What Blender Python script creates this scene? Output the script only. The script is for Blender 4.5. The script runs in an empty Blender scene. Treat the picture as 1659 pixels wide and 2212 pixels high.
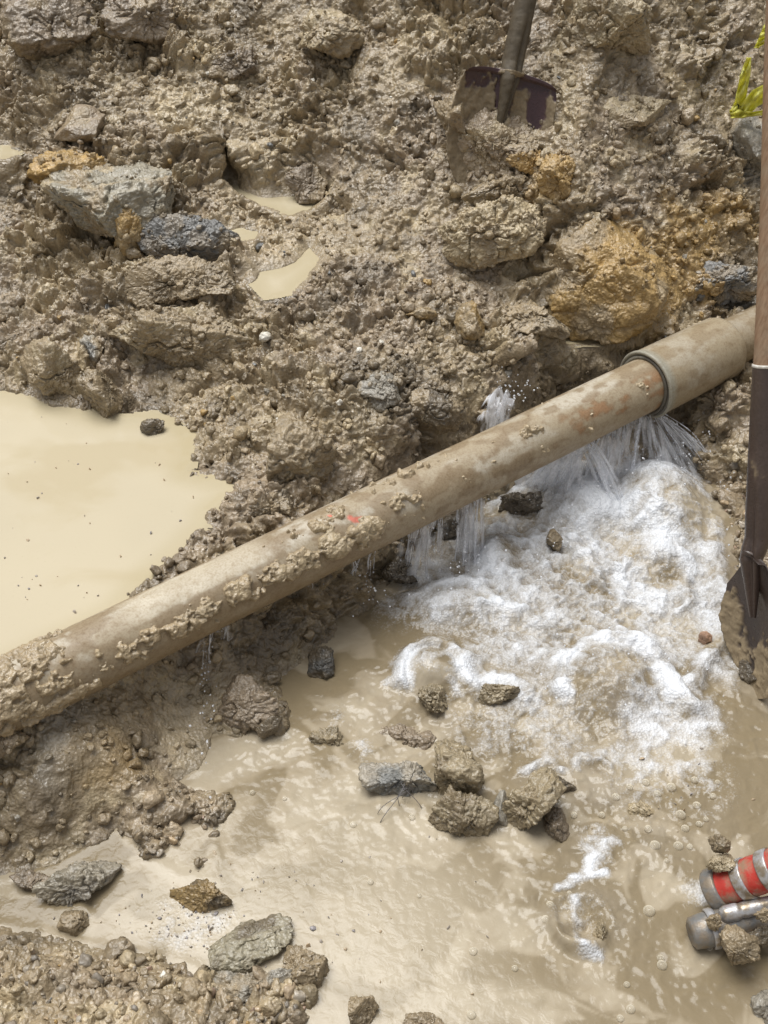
import bpy, bmesh, math, random
import numpy as np
from mathutils import Vector, Matrix
R = math.radians
rng = np.random.default_rng(7)
random.seed(7)
SC = bpy.context.scene
COL = SC.collection

# ------------------------------------------------------------------ camera
CAM = np.array([0.0, 0.0, 1.645]); PITCH = R(42.0); FOVY = R(48.54)
cam_d = bpy.data.cameras.new('camera'); cam_o = bpy.data.objects.new('camera', cam_d); COL.objects.link(cam_o)
cam_d.sensor_fit = 'VERTICAL'; cam_d.angle = FOVY
cam_d.clip_start = 0.05; cam_d.clip_end = 500
cam_o.location = CAM; cam_o.rotation_euler = (R(90) - PITCH, 0, 0)
SC.camera = cam_o

# ------------------------------------------------------------------ light
SUN_EL, SUN_AZ = R(73), R(-50)          # azimuth measured from +y towards +x
w = bpy.data.worlds.new('World'); SC.world = w; w.use_nodes = True
nt = w.node_tree; nt.nodes.clear()
sky = nt.nodes.new('ShaderNodeTexSky'); sky.sky_type = 'NISHITA'; sky.sun_disc = False
sky.sun_elevation = SUN_EL; sky.sun_rotation = SUN_AZ
sky.air_density = 1.0; sky.dust_density = 4.0; sky.ozone_density = 1.0
hs = nt.nodes.new('ShaderNodeHueSaturation'); hs.inputs['Saturation'].default_value = 0.2   # overcast: nearly grey
bg = nt.nodes.new('ShaderNodeBackground'); bg.inputs['Strength'].default_value = 0.055
wo = nt.nodes.new('ShaderNodeOutputWorld')
nt.links.new(sky.outputs[0], hs.inputs['Color']); nt.links.new(hs.outputs[0], bg.inputs['Color']); nt.links.new(bg.outputs[0], wo.inputs[0])
sl = bpy.data.lights.new('sun', 'SUN'); sl.energy = 1.5; sl.angle = R(42); sl.color = (1, 1, .985)
so = bpy.data.objects.new('sun', sl); COL.objects.link(so)
sdir = Vector((math.sin(SUN_AZ) * math.cos(SUN_EL), math.cos(SUN_AZ) * math.cos(SUN_EL), math.sin(SUN_EL)))
so.rotation_euler = sdir.to_track_quat('Z', 'Y').to_euler(); so.location = (0, 0, 6)
SC.view_settings.view_transform = 'Standard'; SC.view_settings.look = 'None'
SC.view_settings.gamma = 1; SC.view_settings.exposure = 1.08
SC.cycles.use_denoising = True
SC.cycles.max_bounces = 8; SC.cycles.transparent_max_bounces = 24
SC.cycles.sample_clamp_indirect = 4

# ------------------------------------------------------------------ projection helpers (photo measured on a 1659 x 2212 sheet)
FW = 1106 / math.tan(FOVY / 2)
cF = np.array([0, math.cos(PITCH), -math.sin(PITCH)]); cU = np.array([0, math.sin(PITCH), math.cos(PITCH)]); cR = np.array([1.0, 0, 0])
def ray(px, py):
    d = cF * FW + cR * (px - 829.5) - cU * (py - 1106)
    return d / np.linalg.norm(d)
def at(px, py, z=0.0):
    d = ray(px, py); return CAM + d * ((z - CAM[2]) / d[2])
def at_y(px, py, y):
    d = ray(px, py); return CAM + d * (y / d[1])
def depth(p): return float(np.dot(np.asarray(p) - CAM, cF))
def px2m(n, p): return n * depth(p) / FW

# ------------------------------------------------------------------ noise
def _h(i, j, k, s):
    h = (i * np.uint32(374761393) + j * np.uint32(668265263) + k * np.uint32(2147483647) + np.uint32(s * 974711 + 12345)).astype(np.uint32)
    h = (h ^ (h >> np.uint32(13))) * np.uint32(1274126177); h ^= h >> np.uint32(16)
    h = h * np.uint32(2246822519); h ^= h >> np.uint32(15)
    return h
def _f(h): return (h & np.uint32(0xFFFFFF)).astype(np.float32) / np.float32(0xFFFFFF)
def _cells(p):
    b = np.floor(p).astype(np.int64)
    return b, (p - b).astype(np.float32)
def vnoise(p, seed=0):
    """smooth value noise, -1..1"""
    p = np.asarray(p, dtype=np.float32); out = np.empty(len(p), np.float32)
    for a in range(0, len(p), 250000):
        q = p[a:a + 250000]; b, f = _cells(q); u = f * f * f * (f * (f * 6 - 15) + 10)
        bi = (b + 100000).astype(np.uint32); r = np.zeros(len(q), np.float32)
        for dx in (0, 1):
            for dy in (0, 1):
                for dz in (0, 1):
                    wgt = (u[:, 0] if dx else 1 - u[:, 0]) * (u[:, 1] if dy else 1 - u[:, 1]) * (u[:, 2] if dz else 1 - u[:, 2])
                    r += wgt * _f(_h(bi[:, 0] + np.uint32(dx), bi[:, 1] + np.uint32(dy), bi[:, 2] + np.uint32(dz), seed))
        out[a:a + 250000] = r * 2 - 1
    return out
def fbm(p, oct=4, seed=0, gain=.5):
    p = np.asarray(p, dtype=np.float32); r = np.zeros(len(p), np.float32); a = 1.0; t = 0
    for o in range(oct):
        r += a * vnoise(p * (2.03 ** o) + 17.3 * o, seed + o); t += a; a *= gain
    return r / t
def worley(p, seed=0):
    """F1, F2, per-cell random, offset from the cell point"""
    p = np.asarray(p, dtype=np.float32); n = len(p)
    F1 = np.empty(n, np.float32); F2 = np.empty(n, np.float32); ID = np.empty(n, np.float32); OF = np.empty((n, 3), np.float32)
    for a in range(0, n, 150000):
        q = p[a:a + 150000]; b, f = _cells(q); bi = (b + 100000).astype(np.uint32); m = len(q)
        f1 = np.full(m, 9, np.float32); f2 = np.full(m, 9, np.float32); idd = np.zeros(m, np.float32); o3 = np.zeros((m, 3), np.float32)
        for dx in (-1, 0, 1):
            for dy in (-1, 0, 1):
                for dz in (-1, 0, 1):
                    h = _h(bi[:, 0] + np.uint32(dx % 4294967296), bi[:, 1] + np.uint32(dy % 4294967296), bi[:, 2] + np.uint32(dz % 4294967296), seed)
                    ox = (h & np.uint32(1023)).astype(np.float32) / 1023; oy = ((h >> np.uint32(10)) & np.uint32(1023)).astype(np.float32) / 1023
                    oz = ((h >> np.uint32(20)) & np.uint32(1023)).astype(np.float32) / 1023
                    ex = f[:, 0] - dx - ox; ey = f[:, 1] - dy - oy; ez = f[:, 2] - dz - oz; d = ex * ex + ey * ey + ez * ez
                    c = d < f1
                    f2 = np.where(c, f1, np.minimum(f2, d)); f1 = np.where(c, d, f1)
                    idd = np.where(c, _f(h * np.uint32(2654435761)), idd); o3[c] = np.stack([ex[c], ey[c], ez[c]], 1)
        F1[a:a + 150000] = np.sqrt(f1); F2[a:a + 150000] = np.sqrt(f2); ID[a:a + 150000] = idd; OF[a:a + 150000] = o3
    return F1, F2, ID, OF
def sstep(a, b, x):
    t = np.clip((x - a) / (b - a), 0, 1); return t * t * (3 - 2 * t)
def lerp(a, b, t): return a + (b - a) * t
def warp(p, s, amt, seed):
    return p + amt * np.stack([vnoise(p * s, seed), vnoise(p * s + 31, seed + 1), vnoise(p * s + 67, seed + 2)], 1)
def clumps(p, size, seed, keep=.0, chip=.6, gap=.2):
    """crumbly mud: broken chips of uneven height and tilt with dark gaps between, about 0..1"""
    F1, F2, I, O = worley(warp(p / size, 1.7, .34, seed + 5), seed)
    e = sstep(0, .20, F2 - F1)
    dome = np.sqrt(np.clip(1 - (F1 / .95) ** 2, 0, 1)) * (.25 + .75 * I)
    G = np.stack([np.modf(I * 37.71)[0], np.modf(I * 91.37)[0], np.modf(I * 157.13)[0]], 1) * 2 - 1
    ch = np.clip(.25 + .5 * I + .75 * (G * O).sum(1), 0, 1.2)
    return lerp(dome, ch, chip) * (gap + (1 - gap) * e) * (I > keep)

# ------------------------------------------------------------------ mesh helpers
def mesh_np(name, V, F, smooth=True):
    V = np.asarray(V, np.float32); F = np.asarray(F, np.int32); k = F.shape[1]
    me = bpy.data.meshes.new(name)
    me.vertices.add(len(V)); me.vertices.foreach_set('co', V.ravel())
    me.loops.add(F.size); me.loops.foreach_set('vertex_index', F.ravel())
    me.polygons.add(len(F)); me.polygons.foreach_set('loop_start', np.arange(0, F.size, k, dtype=np.int32))
    me.update(calc_edges=True)
    me.polygons.foreach_set('use_smooth', np.full(len(F), smooth)); me.update()
    return me
def attr(me, name, data):
    data = np.asarray(data, np.float32)
    if data.ndim == 1:
        a = me.attributes.new(name, 'FLOAT', 'POINT'); a.data.foreach_set('value', data)
    else:
        a = me.attributes.new(name, 'FLOAT_COLOR', 'POINT')
        c = np.ones((len(data), 4), np.float32); c[:, :3] = data; a.data.foreach_set('color', c.ravel())
def link(name, me, mat=None, parent=None, loc=None):
    o = bpy.data.objects.new(name, me)
    if mat: me.materials.clear(); me.materials.append(mat)
    COL.objects.link(o)
    if parent: o.parent = parent
    if loc is not None: o.location = loc
    return o
def empty(name, loc):
    o = bpy.data.objects.new(name, None); COL.objects.link(o); o.location = loc; o.empty_display_size = .05; return o
def tag(o, label=None, cat=None, group=None, kind=None):
    if label: o['label'] = label
    if cat: o['category'] = cat
    if group: o['group'] = group
    if kind: o['kind'] = kind
    return o
def grid_faces(nr, nc, wrap=False):
    r = np.arange(nr - 1)[:, None]; c = np.arange(nc if wrap else nc - 1)[None, :]
    a = r * nc + c; b = r * nc + (c + 1) % nc
    return np.stack([a, b, b + nc, a + nc], -1).reshape(-1, 4)
_ico = {}
def ico(sub):
    if sub not in _ico:
        bm = bmesh.new(); bmesh.ops.create_icosphere(bm, subdivisions=sub, radius=1)
        _ico[sub] = (np.array([v.co[:] for v in bm.verts], np.float32), np.array([[v.index for v in f.verts] for f in bm.faces], np.int32)); bm.free()
    return _ico[sub]
class MB:
    """collects tubes, lathes and spheres into one mesh"""
    def __init__(s): s.V = []; s.F = []; s.n = 0
    def add(s, V, F):
        F = np.asarray(F)
        if F.shape[1] == 3: F = np.concatenate([F, F[:, 2:3]], 1)
        s.V.append(np.asarray(V, np.float32)); s.F.append(F + s.n); s.n += len(V)
    def tube(s, pts, rad, seg=8, cap=True):
        pts = np.asarray(pts, float); n = len(pts); rad = np.broadcast_to(rad, n)
        T = np.gradient(pts, axis=0); T /= np.linalg.norm(T, axis=1)[:, None] + 1e-9
        ref = np.array([0, 0, 1.0]) if abs(T[0][2]) < .9 else np.array([1.0, 0, 0])
        A = np.cross(T, ref); A /= np.linalg.norm(A, axis=1)[:, None] + 1e-9; B = np.cross(T, A)
        th = np.linspace(0, 2 * math.pi, seg, endpoint=False)
        V = pts[:, None] + rad[:, None, None] * (np.cos(th)[None, :, None] * A[:, None] + np.sin(th)[None, :, None] * B[:, None])
        V = V.reshape(-1, 3); F = grid_faces(n, seg, True)
        if cap:
            V = np.concatenate([V, pts[:1], pts[-1:]]); i0 = n * seg
            c0 = [[(k + 1) % seg, k, i0, i0] for k in range(seg)]; c1 = [[(n - 1) * seg + k, (n - 1) * seg + (k + 1) % seg, i0 + 1, i0 + 1] for k in range(seg)]
            F = np.concatenate([F, c0, c1])
        s.add(V, F)
    def ball(s, c, r, sub=2):
        V, F = ico(sub); s.add(V * np.asarray(r) + np.asarray(c), F)
    def mesh(s, name, smooth=True):
        V = np.concatenate(s.V); F = np.concatenate(s.F)
        me = bpy.data.meshes.new(name)
        fl = [tuple(dict.fromkeys(f)) for f in F.tolist()]
        me.from_pydata(V.tolist(), [], fl); me.polygons.foreach_set('use_smooth', np.full(len(me.polygons), smooth)); me.update()
        return me
def lathe(prof, seg=64):
    """prof: list of (axial, radius) -> V,F along +x"""
    prof = np.asarray(prof, float); th = np.linspace(0, 2 * math.pi, seg, endpoint=False)
    V = np.stack([np.repeat(prof[:, 0], seg), (prof[:, 1][:, None] * np.cos(th)).ravel(), (prof[:, 1][:, None] * np.sin(th)).ravel()], 1)
    return V, grid_faces(len(prof), seg, True)

# ------------------------------------------------------------------ materials
class NT:
    def __init__(s, name):
        s.m = bpy.data.materials.new(name); s.m.use_nodes = True; s.t = s.m.node_tree; s.t.nodes.clear()
        s.out = s.n('ShaderNodeOutputMaterial')
    def n(s, ty, **kw):
        o = s.t.nodes.new(ty)
        for k, v in kw.items(): setattr(o, k, v)
        return o
    def l(s, a, b): s.t.links.new(a, b)
    def noise(s, scale, detail=4, rough=.55, vec=None, dist=0):
        o = s.n('ShaderNodeTexNoise'); o.inputs['Scale'].default_value = scale; o.inputs['Detail'].default_value = detail
        o.inputs['Roughness'].default_value = rough; o.inputs['Distortion'].default_value = dist
        if vec is not None: s.l(vec, o.inputs['Vector'])
        return o.outputs['Fac']
    def voro(s, scale, vec=None, feature='F1', rnd=1):
        o = s.n('ShaderNodeTexVoronoi', feature=feature); o.inputs['Scale'].default_value = scale; o.inputs['Randomness'].default_value = rnd
        if vec is not None: s.l(vec, o.inputs['Vector'])
        return o.outputs['Distance']
    def obj(s): return s.n('ShaderNodeTexCoord').outputs['Object']
    def geo(s): return s.n('ShaderNodeNewGeometry').outputs['Position']
    def attr(s, name, col=False):
        o = s.n('ShaderNodeAttribute', attribute_name=name); return o.outputs['Color' if col else 'Fac']
    def rng(s, v, a, b, c, d):
        o = s.n('ShaderNodeMapRange'); s.l(v, o.inputs['Value'])
        for k, x in zip(('From Min', 'From Max', 'To Min', 'To Max'), (a, b, c, d)): o.inputs[k].default_value = x
        return o.outputs[0]
    def math(s, op, a, b=None):
        o = s.n('ShaderNodeMath', operation=op)
        for i, x in enumerate((a, b)):
            if x is None: continue
            if isinstance(x, (int, float)): o.inputs[i].default_value = x
            else: s.l(x, o.inputs[i])
        return o.outputs[0]
    def mix(s, f, a, b, blend='MIX'):
        o = s.n('ShaderNodeMix', data_type='RGBA', blend_type=blend)
        for i, x in ((0, f), (6, a), (7, b)):
            if isinstance(x, (int, float)): o.inputs[i].default_value = x
            elif isinstance(x, tuple): o.inputs[i].default_value = (*x, 1)
            else: s.l(x, o.inputs[i])
        return o.outputs[2]
    def bump(s, h, strength, dist, nrm=None):
        o = s.n('ShaderNodeBump'); o.inputs['Strength'].default_value = strength; o.inputs['Distance'].default_value = dist
        s.l(h, o.inputs['Height'])
        if nrm is not None: s.l(nrm, o.inputs['Normal'])
        return o.outputs[0]
    def prin(s, col, rough=.5, nrm=None, spec=.5, metal=0., **kw):
        o = s.n('ShaderNodeBsdfPrincipled')
        for k, x in (('Base Color', col), ('Roughness', rough), ('Metallic', metal), ('Specular IOR Level', spec)):
            if isinstance(x, (int, float)): o.inputs[k].default_value = x
            elif isinstance(x, tuple): o.inputs[k].default_value = (*x, 1)
            else: s.l(x, o.inputs[k])
        if nrm is not None: s.l(nrm, o.inputs['Normal'])
        for k, x in kw.items():
            k = k.replace('_', ' ')
            if isinstance(x, (int, float)): o.inputs[k].default_value = x
            elif isinstance(x, tuple): o.inputs[k].default_value = (*x, 1) if len(x) == 3 else x
            else: s.l(x, o.inputs[k])
        s.bsdf = o; s.l(o.outputs[0], s.out.inputs['Surface']); return s.m

def mat_mud(name, wet=.5, bump=.5):
    t = NT(name); p = t.geo()
    c = t.attr('Col', True)
    n1 = t.noise(55, 5, .6, p); n2 = t.noise(230, 4, .6, p); n3 = t.noise(14, 4, .6, p)
    c = t.mix(t.rng(n2, .3, .7, 0, .75), c, t.mix(1, c, (1.45, 1.42, 1.36), 'MULTIPLY'))
    c = t.mix(t.rng(n1, .52, .72, 0, .6), c, t.mix(1, c, (.62, .58, .52), 'MULTIPLY'))
    r = t.rng(t.math('ADD', n1, t.math('MULTIPLY', n3, .8)), .65, 1.15, .66 - wet * .5, .84 - wet * .32)
    h = t.math('ADD', t.noise(95, 4, .55, p, .3), t.math('MULTIPLY', t.voro(170, p), .4))
    return t.prin(c, r, t.bump(h, bump, .008), .8)
M_mud = mat_mud('wet_mud', .85, .5)
M_clod = mat_mud('mud_clod', .75, .5)

# ------------------------------------------------------------------ terrain base
CTRL = [  # photo x, photo y, height
 (-150,720,.26),(150,720,.27),(-150,500,.37),(150,520,.36),(-150,300,.49),(150,300,.49),(-150,100,.63),(150,100,.63),(0,-80,.76),
 (400,890,.215),(400,770,.255),(400,640,.33),(400,500,.37),(400,400,.42),(400,200,.56),(400,0,.70),
 (650,1000,.235),(620,1080,.22),(650,800,.30),(650,620,.355),(600,500,.366),(600,440,.372),(650,370,.425),(650,200,.565),(650,0,.71),
 (900,960,.225),(900,800,.285),(900,600,.345),(900,400,.46),(900,200,.60),(900,0,.74),
 (1150,840,.225),(1150,700,.285),(1150,550,.37),(1150,400,.48),(1150,200,.62),(1150,0,.76),
 (1270,725,.232),(1420,690,.255),(1400,620,.31),(1400,500,.46),(1420,380,.57),(1400,200,.67),(1400,0,.79),
 (1620,830,.17),(1620,690,.26),(1620,600,.35),(1600,450,.52),(1620,300,.61),(1620,100,.74),(1620,0,.81),(1850,800,.25),(1850,500,.52),(1850,200,.7),
 (60,1600,.14),(200,1560,.12),(300,1490,.09),(60,1720,.10),(200,1700,.085),(300,1760,.045),(0,1850,.03),(-150,1800,.06),(-150,1650,.13),(430,1740,.025),(390,1830,.012),
 (500,1360,.10),(600,1400,.055),(500,1480,.045),(560,1550,.02),(420,1440,.06),(390,1540,.022),(410,1630,.010),(700,1300,.075),(850,1220,.035),
 (1480,920,.10),(1600,1000,.095),(1620,1150,.06),(1800,1200,.10),(1650,900,.13),(1430,900,.10),
 (1200,1300,-.05),(1000,1700,-.06),(1400,1900,-.06),(900,2100,-.06),(1600,2100,-.06),(1900,1900,-.06),(1100,1150,-.04),
 (200,2150,.05),(450,2170,.05),(600,2160,.03),(-150,2120,.07),(300,2450,.09),(900,2500,-.06),(1700,2500,-.06)]
CP = np.array([at(a, b, z) for a, b, z in CTRL])
EXTRA = np.array([(-1.5, 1.0, .25), (-1.6, 2.0, .45), (-1.5, 2.9, .85), (0, 3.25, 1.25), (-.8, 3.2, 1.28), (.9, 3.2, 1.25), (1.7, 2.6, .75), (1.7, 1.8, .3), (1.6, 1.1, .1), (0, .3, .05), (-.9, .3, .15), (1, .3, 0)])
CP = np.concatenate([CP, EXTRA])
def _phi(r2): return .5 * r2 * np.log(r2 + 1e-9)
_n = len(CP); _A = np.zeros((_n + 3, _n + 3)); _d2 = ((CP[:, None, :2] - CP[None, :, :2]) ** 2).sum(-1)
_A[:_n, :_n] = _phi(_d2) + np.eye(_n) * 2e-3; _A[:_n, _n] = 1; _A[:_n, _n + 1:] = CP[:, :2]; _A[_n:, :_n] = _A[:_n, _n:].T
_W = np.linalg.solve(_A, np.concatenate([CP[:, 2], [0, 0, 0]]))
def rbf(x, y):
    out = np.empty(len(x)); P = np.stack([x, y], 1)
    for a in range(0, len(x), 60000):
        q = P[a:a + 60000]; d2 = ((q[:, None] - CP[None, :, :2]) ** 2).sum(-1)
        out[a:a + 60000] = _phi(d2) @ _W[:_n] + _W[_n] + q @ _W[_n + 1:]
    return out
def poly_sd(x, y, poly):
    """signed distance, negative inside"""
    P = np.asarray(poly)[:, :2]; d = np.full(len(x), 1e9); ins = np.zeros(len(x), bool)
    for i in range(len(P)):
        a = P[i]; b = P[(i + 1) % len(P)]; e = b - a; wx = x - a[0]; wy = y - a[1]
        t = np.clip((wx * e[0] + wy * e[1]) / (e @ e), 0, 1); d = np.minimum(d, (wx - e[0] * t) ** 2 + (wy - e[1] * t) ** 2)
        c = ((a[1] > y) != (b[1] > y)) & (x < (b[0] - a[0]) * (y - a[1]) / (b[1] - a[1] + 1e-12) + a[0]); ins ^= c
    d = np.sqrt(d); return np.where(ins, -d, d)
POOL_PX = [(-250,2000),(-250,1930),(0,1900),(110,1875),(250,1795),(290,1830),(330,1860),(385,1890),(455,1898),(470,1850),(465,1790),(500,1750),(480,1715),(385,1690),(430,1660),(452,1610),(455,1585)
 ,(530,1595),(610,1585),(625,1540),(605,1480),(690,1400),(770,1330),(850,1270),(900,1190),(980,1130),(1060,1085),(1140,1035),(1220,990),(1340,945),(1430,950),(1485,1000),(1540,1060),(1565,1130),(1580,1230),(1620,1330),(1640,1440),
 (1680,1475),(1950,1500),(1950,2600),(600,2600),(630,2230),(680,2150),(690,2090),(640,2085),(560,2110),(470,2112),(400,2082),(330,2062),(250,2050),(150,2035),(80,2010),(0,2000)]
PUD_PX = [(-350,860),(-100,850),(0,850),(60,858),(110,878),(170,885),(230,905),(300,902),(330,895),(420,940),(412,1000),(395,1022),(460,1040),(512,1052),(480,1080),(452,1105),(448,1130),(400,1180),(330,1240),(285,1285),(250,1325),(100,1400),(0,1450),(-350,1600)]
ZP = .2
SMALL_PX = [  # small puddles: outline, height
 ([(490,395),(560,430),(620,425),(695,430),(665,452),(625,464),(580,448),(530,430)], .372),
 ([(478,500),(520,494),(557,500),(555,518),(500,527)], .362),
 ([(640,565),(668,535),(688,560),(655,602),(622,635),(575,644),(545,612),(560,588),(610,580)], .352),
 ([(1205,716),(1260,712),(1325,722),(1300,740),(1225,743)], .224),
 ([(-60,310),(10,316),(45,330),(20,344),(-60,345)], .48)]
_pa = at(0, 1511, .2); _pu = at(1400, 828, .2) - _pa; PIPE_LINE = (_pa[:2], _pu[:2] / np.linalg.norm(_pu[:2]))
POOL = np.array([at(a, b, 0) for a, b in POOL_PX]); PUD = np.array([at(a, b, ZP) for a, b in PUD_PX])
SMALL = [(np.array([at(a, b, z) for a, b in pl]), z) for pl, z in SMALL_PX]
BODIES = [(POOL, 0.0, .07, .55), (PUD, ZP, .05, .5)] + [(p, z, .018, .5) for p, z in SMALL]
def base(x, y, want_sd=False):
    x = np.asarray(x, float); y = np.asarray(y, float)
    z = rbf(x, y)
    fb = np.clip(.5 + .95 * (y - 2.45), .05, 1.32); fb = np.maximum(fb, np.clip(.35 * (np.abs(x) - 1.0), 0, 1.0))
    out = sstep(0, .9, np.maximum(np.maximum(np.abs(x) - 1.35, y - 3.05), .45 - y))
    z = lerp(z, fb, out)
    if PIPE_LINE is not None:
        a_, u_ = PIPE_LINE; rel_ = np.stack([x - a_[0], y - a_[1]], 1); al = rel_ @ u_; ac = rel_ @ np.array([-u_[1], u_[0]])
        lim = np.where(ac > 0, .218, .150) + np.clip(np.abs(ac) - .075, 0, 1) * 1.1 + 5 * (al < .3)
        z = np.minimum(z, lim)
    wet = np.full(len(x), 1.0)
    for poly, zw, dp, sl in BODIES:
        sd = poly_sd(x, y, poly)
        zi = np.minimum(z, zw - np.clip(.006 - sd * sl, .006, dp))
        band = .10 if zw == 0 else (.09 if zw == ZP else .05)
        zo = lerp(zw + np.clip(sd, 0, band) * .4, z, sstep(0, band, sd))
        z = np.where(sd < 0, zi, np.where(sd < band, zo, z))
        wet = np.minimum(wet, np.where(sd < 0, .1, sstep(-.025, .025, sd)) if zw in (0.0, ZP) else np.where(sd < 0, .04, sstep(.004, .05, sd)))
    return (z, wet) if want_sd else z
def hit(px, py):
    d = ray(px, py); t = np.linspace(.6, 5, 900); P = CAM + d * t[:, None]
    below = P[:, 2] < base(P[:, 0], P[:, 1]); i = int(np.argmax(below))
    ta, tb = t[max(i - 1, 0)], t[i]; tt = np.linspace(ta, tb, 12); P = CAM + d * tt[:, None]
    return P[int(np.argmax(P[:, 2] < base(P[:, 0], P[:, 1])))]

# colours (linear albedo)
C_MUD = np.array((.252, .196, .121)); C_PUR = np.array((.246, .193, .134)); C_TAN = np.array((.362, .293, .184)); C_DARK = np.array((.112, .088, .057))
C_OR = np.array((.34, .225, .085)); C_GREY = np.array((.29, .265, .218)); C_SLATE = np.array((.075, .075, .072)); C_SILT = np.array((.41, .332, .218))
TINT = [  # photo x, y, radius px, colour, strength : clay, silt and darker patches in the bank
 (1470,560,140,C_OR * .85,.9),(1560,500,120,C_OR * .82,.85),(1400,640,110,C_OR * .82,.85),(1350,520,70,C_OR*.9,.8),(1600,610,90,C_SLATE * 1.6,.5),
 (1180,390,60,C_OR,.5),(150,370,60,C_OR,.5),(560,420,130,C_SILT,.6),(620,560,110,C_SILT,.5),(520,500,80,C_SILT,.5),(390,230,70,C_TAN * 1.15,.6),
 (420,130,50,C_TAN,.5),(1080,330,120,C_PUR * 1.15,.6),(1640,340,70,C_GREY,.7),(840,840,120,C_DARK * 1.0,.55),(110,640,80,C_TAN,.5),(150,1600,90,C_GREY * .95,.5),
 (220,1640,90,C_OR * .75,.4),(390,1540,75,C_SILT * .85,1.0),(400,1630,65,C_SILT * .85,1.0),(410,1590,60,C_SILT * .85,1.0),(560,1400,90,C_DARK * .95,.6),(900,60,120,C_TAN * .95,.4),(1000,560,120,C_PUR,.4),
 (1550,1050,80,C_PUR,.5),(1330,720,60,C_SILT * .8,.5),(600,300,90,C_TAN,.35),(760,930,80,C_TAN,.3),(300,300,60,C_PUR*1.1,.5),(50,1750,140,C_DARK*1.1,.4)]
TINTW = [(hit(a, b), r, c, s) for a, b, r, c, s in TINT]
def mud_colour(P):
    n = len(P)
    a = fbm(P * 5.5, 4, 40); b = fbm(P * 17, 4, 50); e = fbm(P * 60, 3, 60)
    c = np.tile(C_MUD, (n, 1))
    c = lerp(c, C_PUR, sstep(-.1, .4, a)[:, None] * .8)
    c = lerp(c, C_TAN, (sstep(.05, .45, b) * .7)[:, None])
    c = lerp(c, C_DARK, (sstep(.12, .5, -b) * .6)[:, None])
    c = c * (1 + .28 * e[:, None])
    for q, r, col, s in TINTW:
        rr = px2m(r, q); d = np.linalg.norm((P - q) * np.array([1, 1, 1.0]), axis=1) / rr + .55 * b + .35 * a
        c = lerp(c, col * (1 + .3 * e[:, None]), (s * (1 - sstep(.55, 1.15, d)))[:, None])
    return np.clip(c, .02, .8)

# ------------------------------------------------------------------ ground sheet
nr, ncol = 1200, 870
ty = np.linspace(.52, 3.02, nr)
pre = .52 - np.concatenate([np.linspace(.005, .45, 80), [.6, .9, 1.6, 3.5, 8, 20, 60]])[::-1]; post = 3.02 + np.concatenate([np.linspace(.005, .6, 100), [.8, 1.3, 2, 4, 9, 25, 80]])
ys = np.concatenate([pre, ty, post])
ss = np.linspace(-1, 1, ncol); ext = np.concatenate([np.linspace(.004, .7, 130), [.8, 1.0, 1.4, 2.2, 4, 9, 25, 80]])
ss = np.concatenate([(-1 - ext)[::-1], ss, 1 + ext])
wid = np.interp(ys, [.5, 3.02], [.66, 1.16])
X = ss[None, :] * wid[:, None]; Y = np.repeat(ys[:, None], len(ss), 1)
NR, NC = X.shape; x = X.ravel(); y = Y.ravel()
z, wet = base(x, y, True)
def grid_normals(V):
    V = V.reshape(NR, NC, 3); du = np.gradient(V, axis=1); dv = np.gradient(V, axis=0)
    n = np.cross(du, dv); n /= np.linalg.norm(n, axis=2)[..., None] + 1e-12; return n.reshape(-1, 3)
P0 = np.stack([x, y, z], 1); N0 = grid_normals(P0)
far = np.clip(np.maximum(np.abs(x) - 1.5, y - 3.3) * 2, 0, 1)
rgh = .22 + .78 * sstep(-.18, .16, fbm(P0 * 5.2, 3, 11))                     # how crumbly each area is
d = np.zeros(len(x), np.float32)
big = clumps(P0, .13, 1, .2, .75); blk = clumps(P0, .25, 6, .1, 1.0); mid = clumps(P0, .052, 2, .12, .65); sm = clumps(P0, .0225, 3, .15, .6); ti = clumps(P0, .0105, 4, .2, .5)
big2 = fbm(P0 * 9, 3, 14)
d += (.045 * (big - .3) + .050 * (blk - .35) + .022 * big2 + .025 * (mid - .35)) * rgh + .0150 * (sm - .3) * (.4 + .6 * rgh) + .0058 * (ti - .3) * (.5 + .5 * rgh)
d += .004 * fbm(P0 * 40, 3, 21)
layer = np.abs(fbm(P0 * np.array([14, 14, 40]), 3, 25)); d -= .012 * sstep(.1, 0, layer) * rgh
for a_, b_2, rad_ in ((390, 1540, 60), (400, 1630, 60)):
    q_ = hit(a_, b_2); rgh *= 1 - .85 * np.exp(-((x - q_[0]) ** 2 + (y - q_[1]) ** 2) / px2m(rad_, q_) ** 2); d *= 1 - .7 * np.exp(-((x - q_[0]) ** 2 + (y - q_[1]) ** 2) / px2m(rad_, q_) ** 2)
for a_, b_2, rad_ in ((60, 1700, 130), (200, 1650, 110), (250, 1560, 80)):
    q_ = hit(a_, b_2); d *= 1 - .5 * np.exp(-((x - q_[0]) ** 2 + (y - q_[1]) ** 2) / px2m(rad_, q_) ** 2)
amp = (.16 + .84 * wet) * (1 - far)
near_edge = 1 - .25 * sstep(.15, .0, z)
P1 = P0 + N0 * (d * amp * near_edge)[:, None]
P1 += (.006 * (1 - far) * wet)[:, None] * np.stack([fbm(P0 * 38, 2, 31), fbm(P0 * 38, 2, 33), np.zeros(len(x))], 1)
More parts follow.
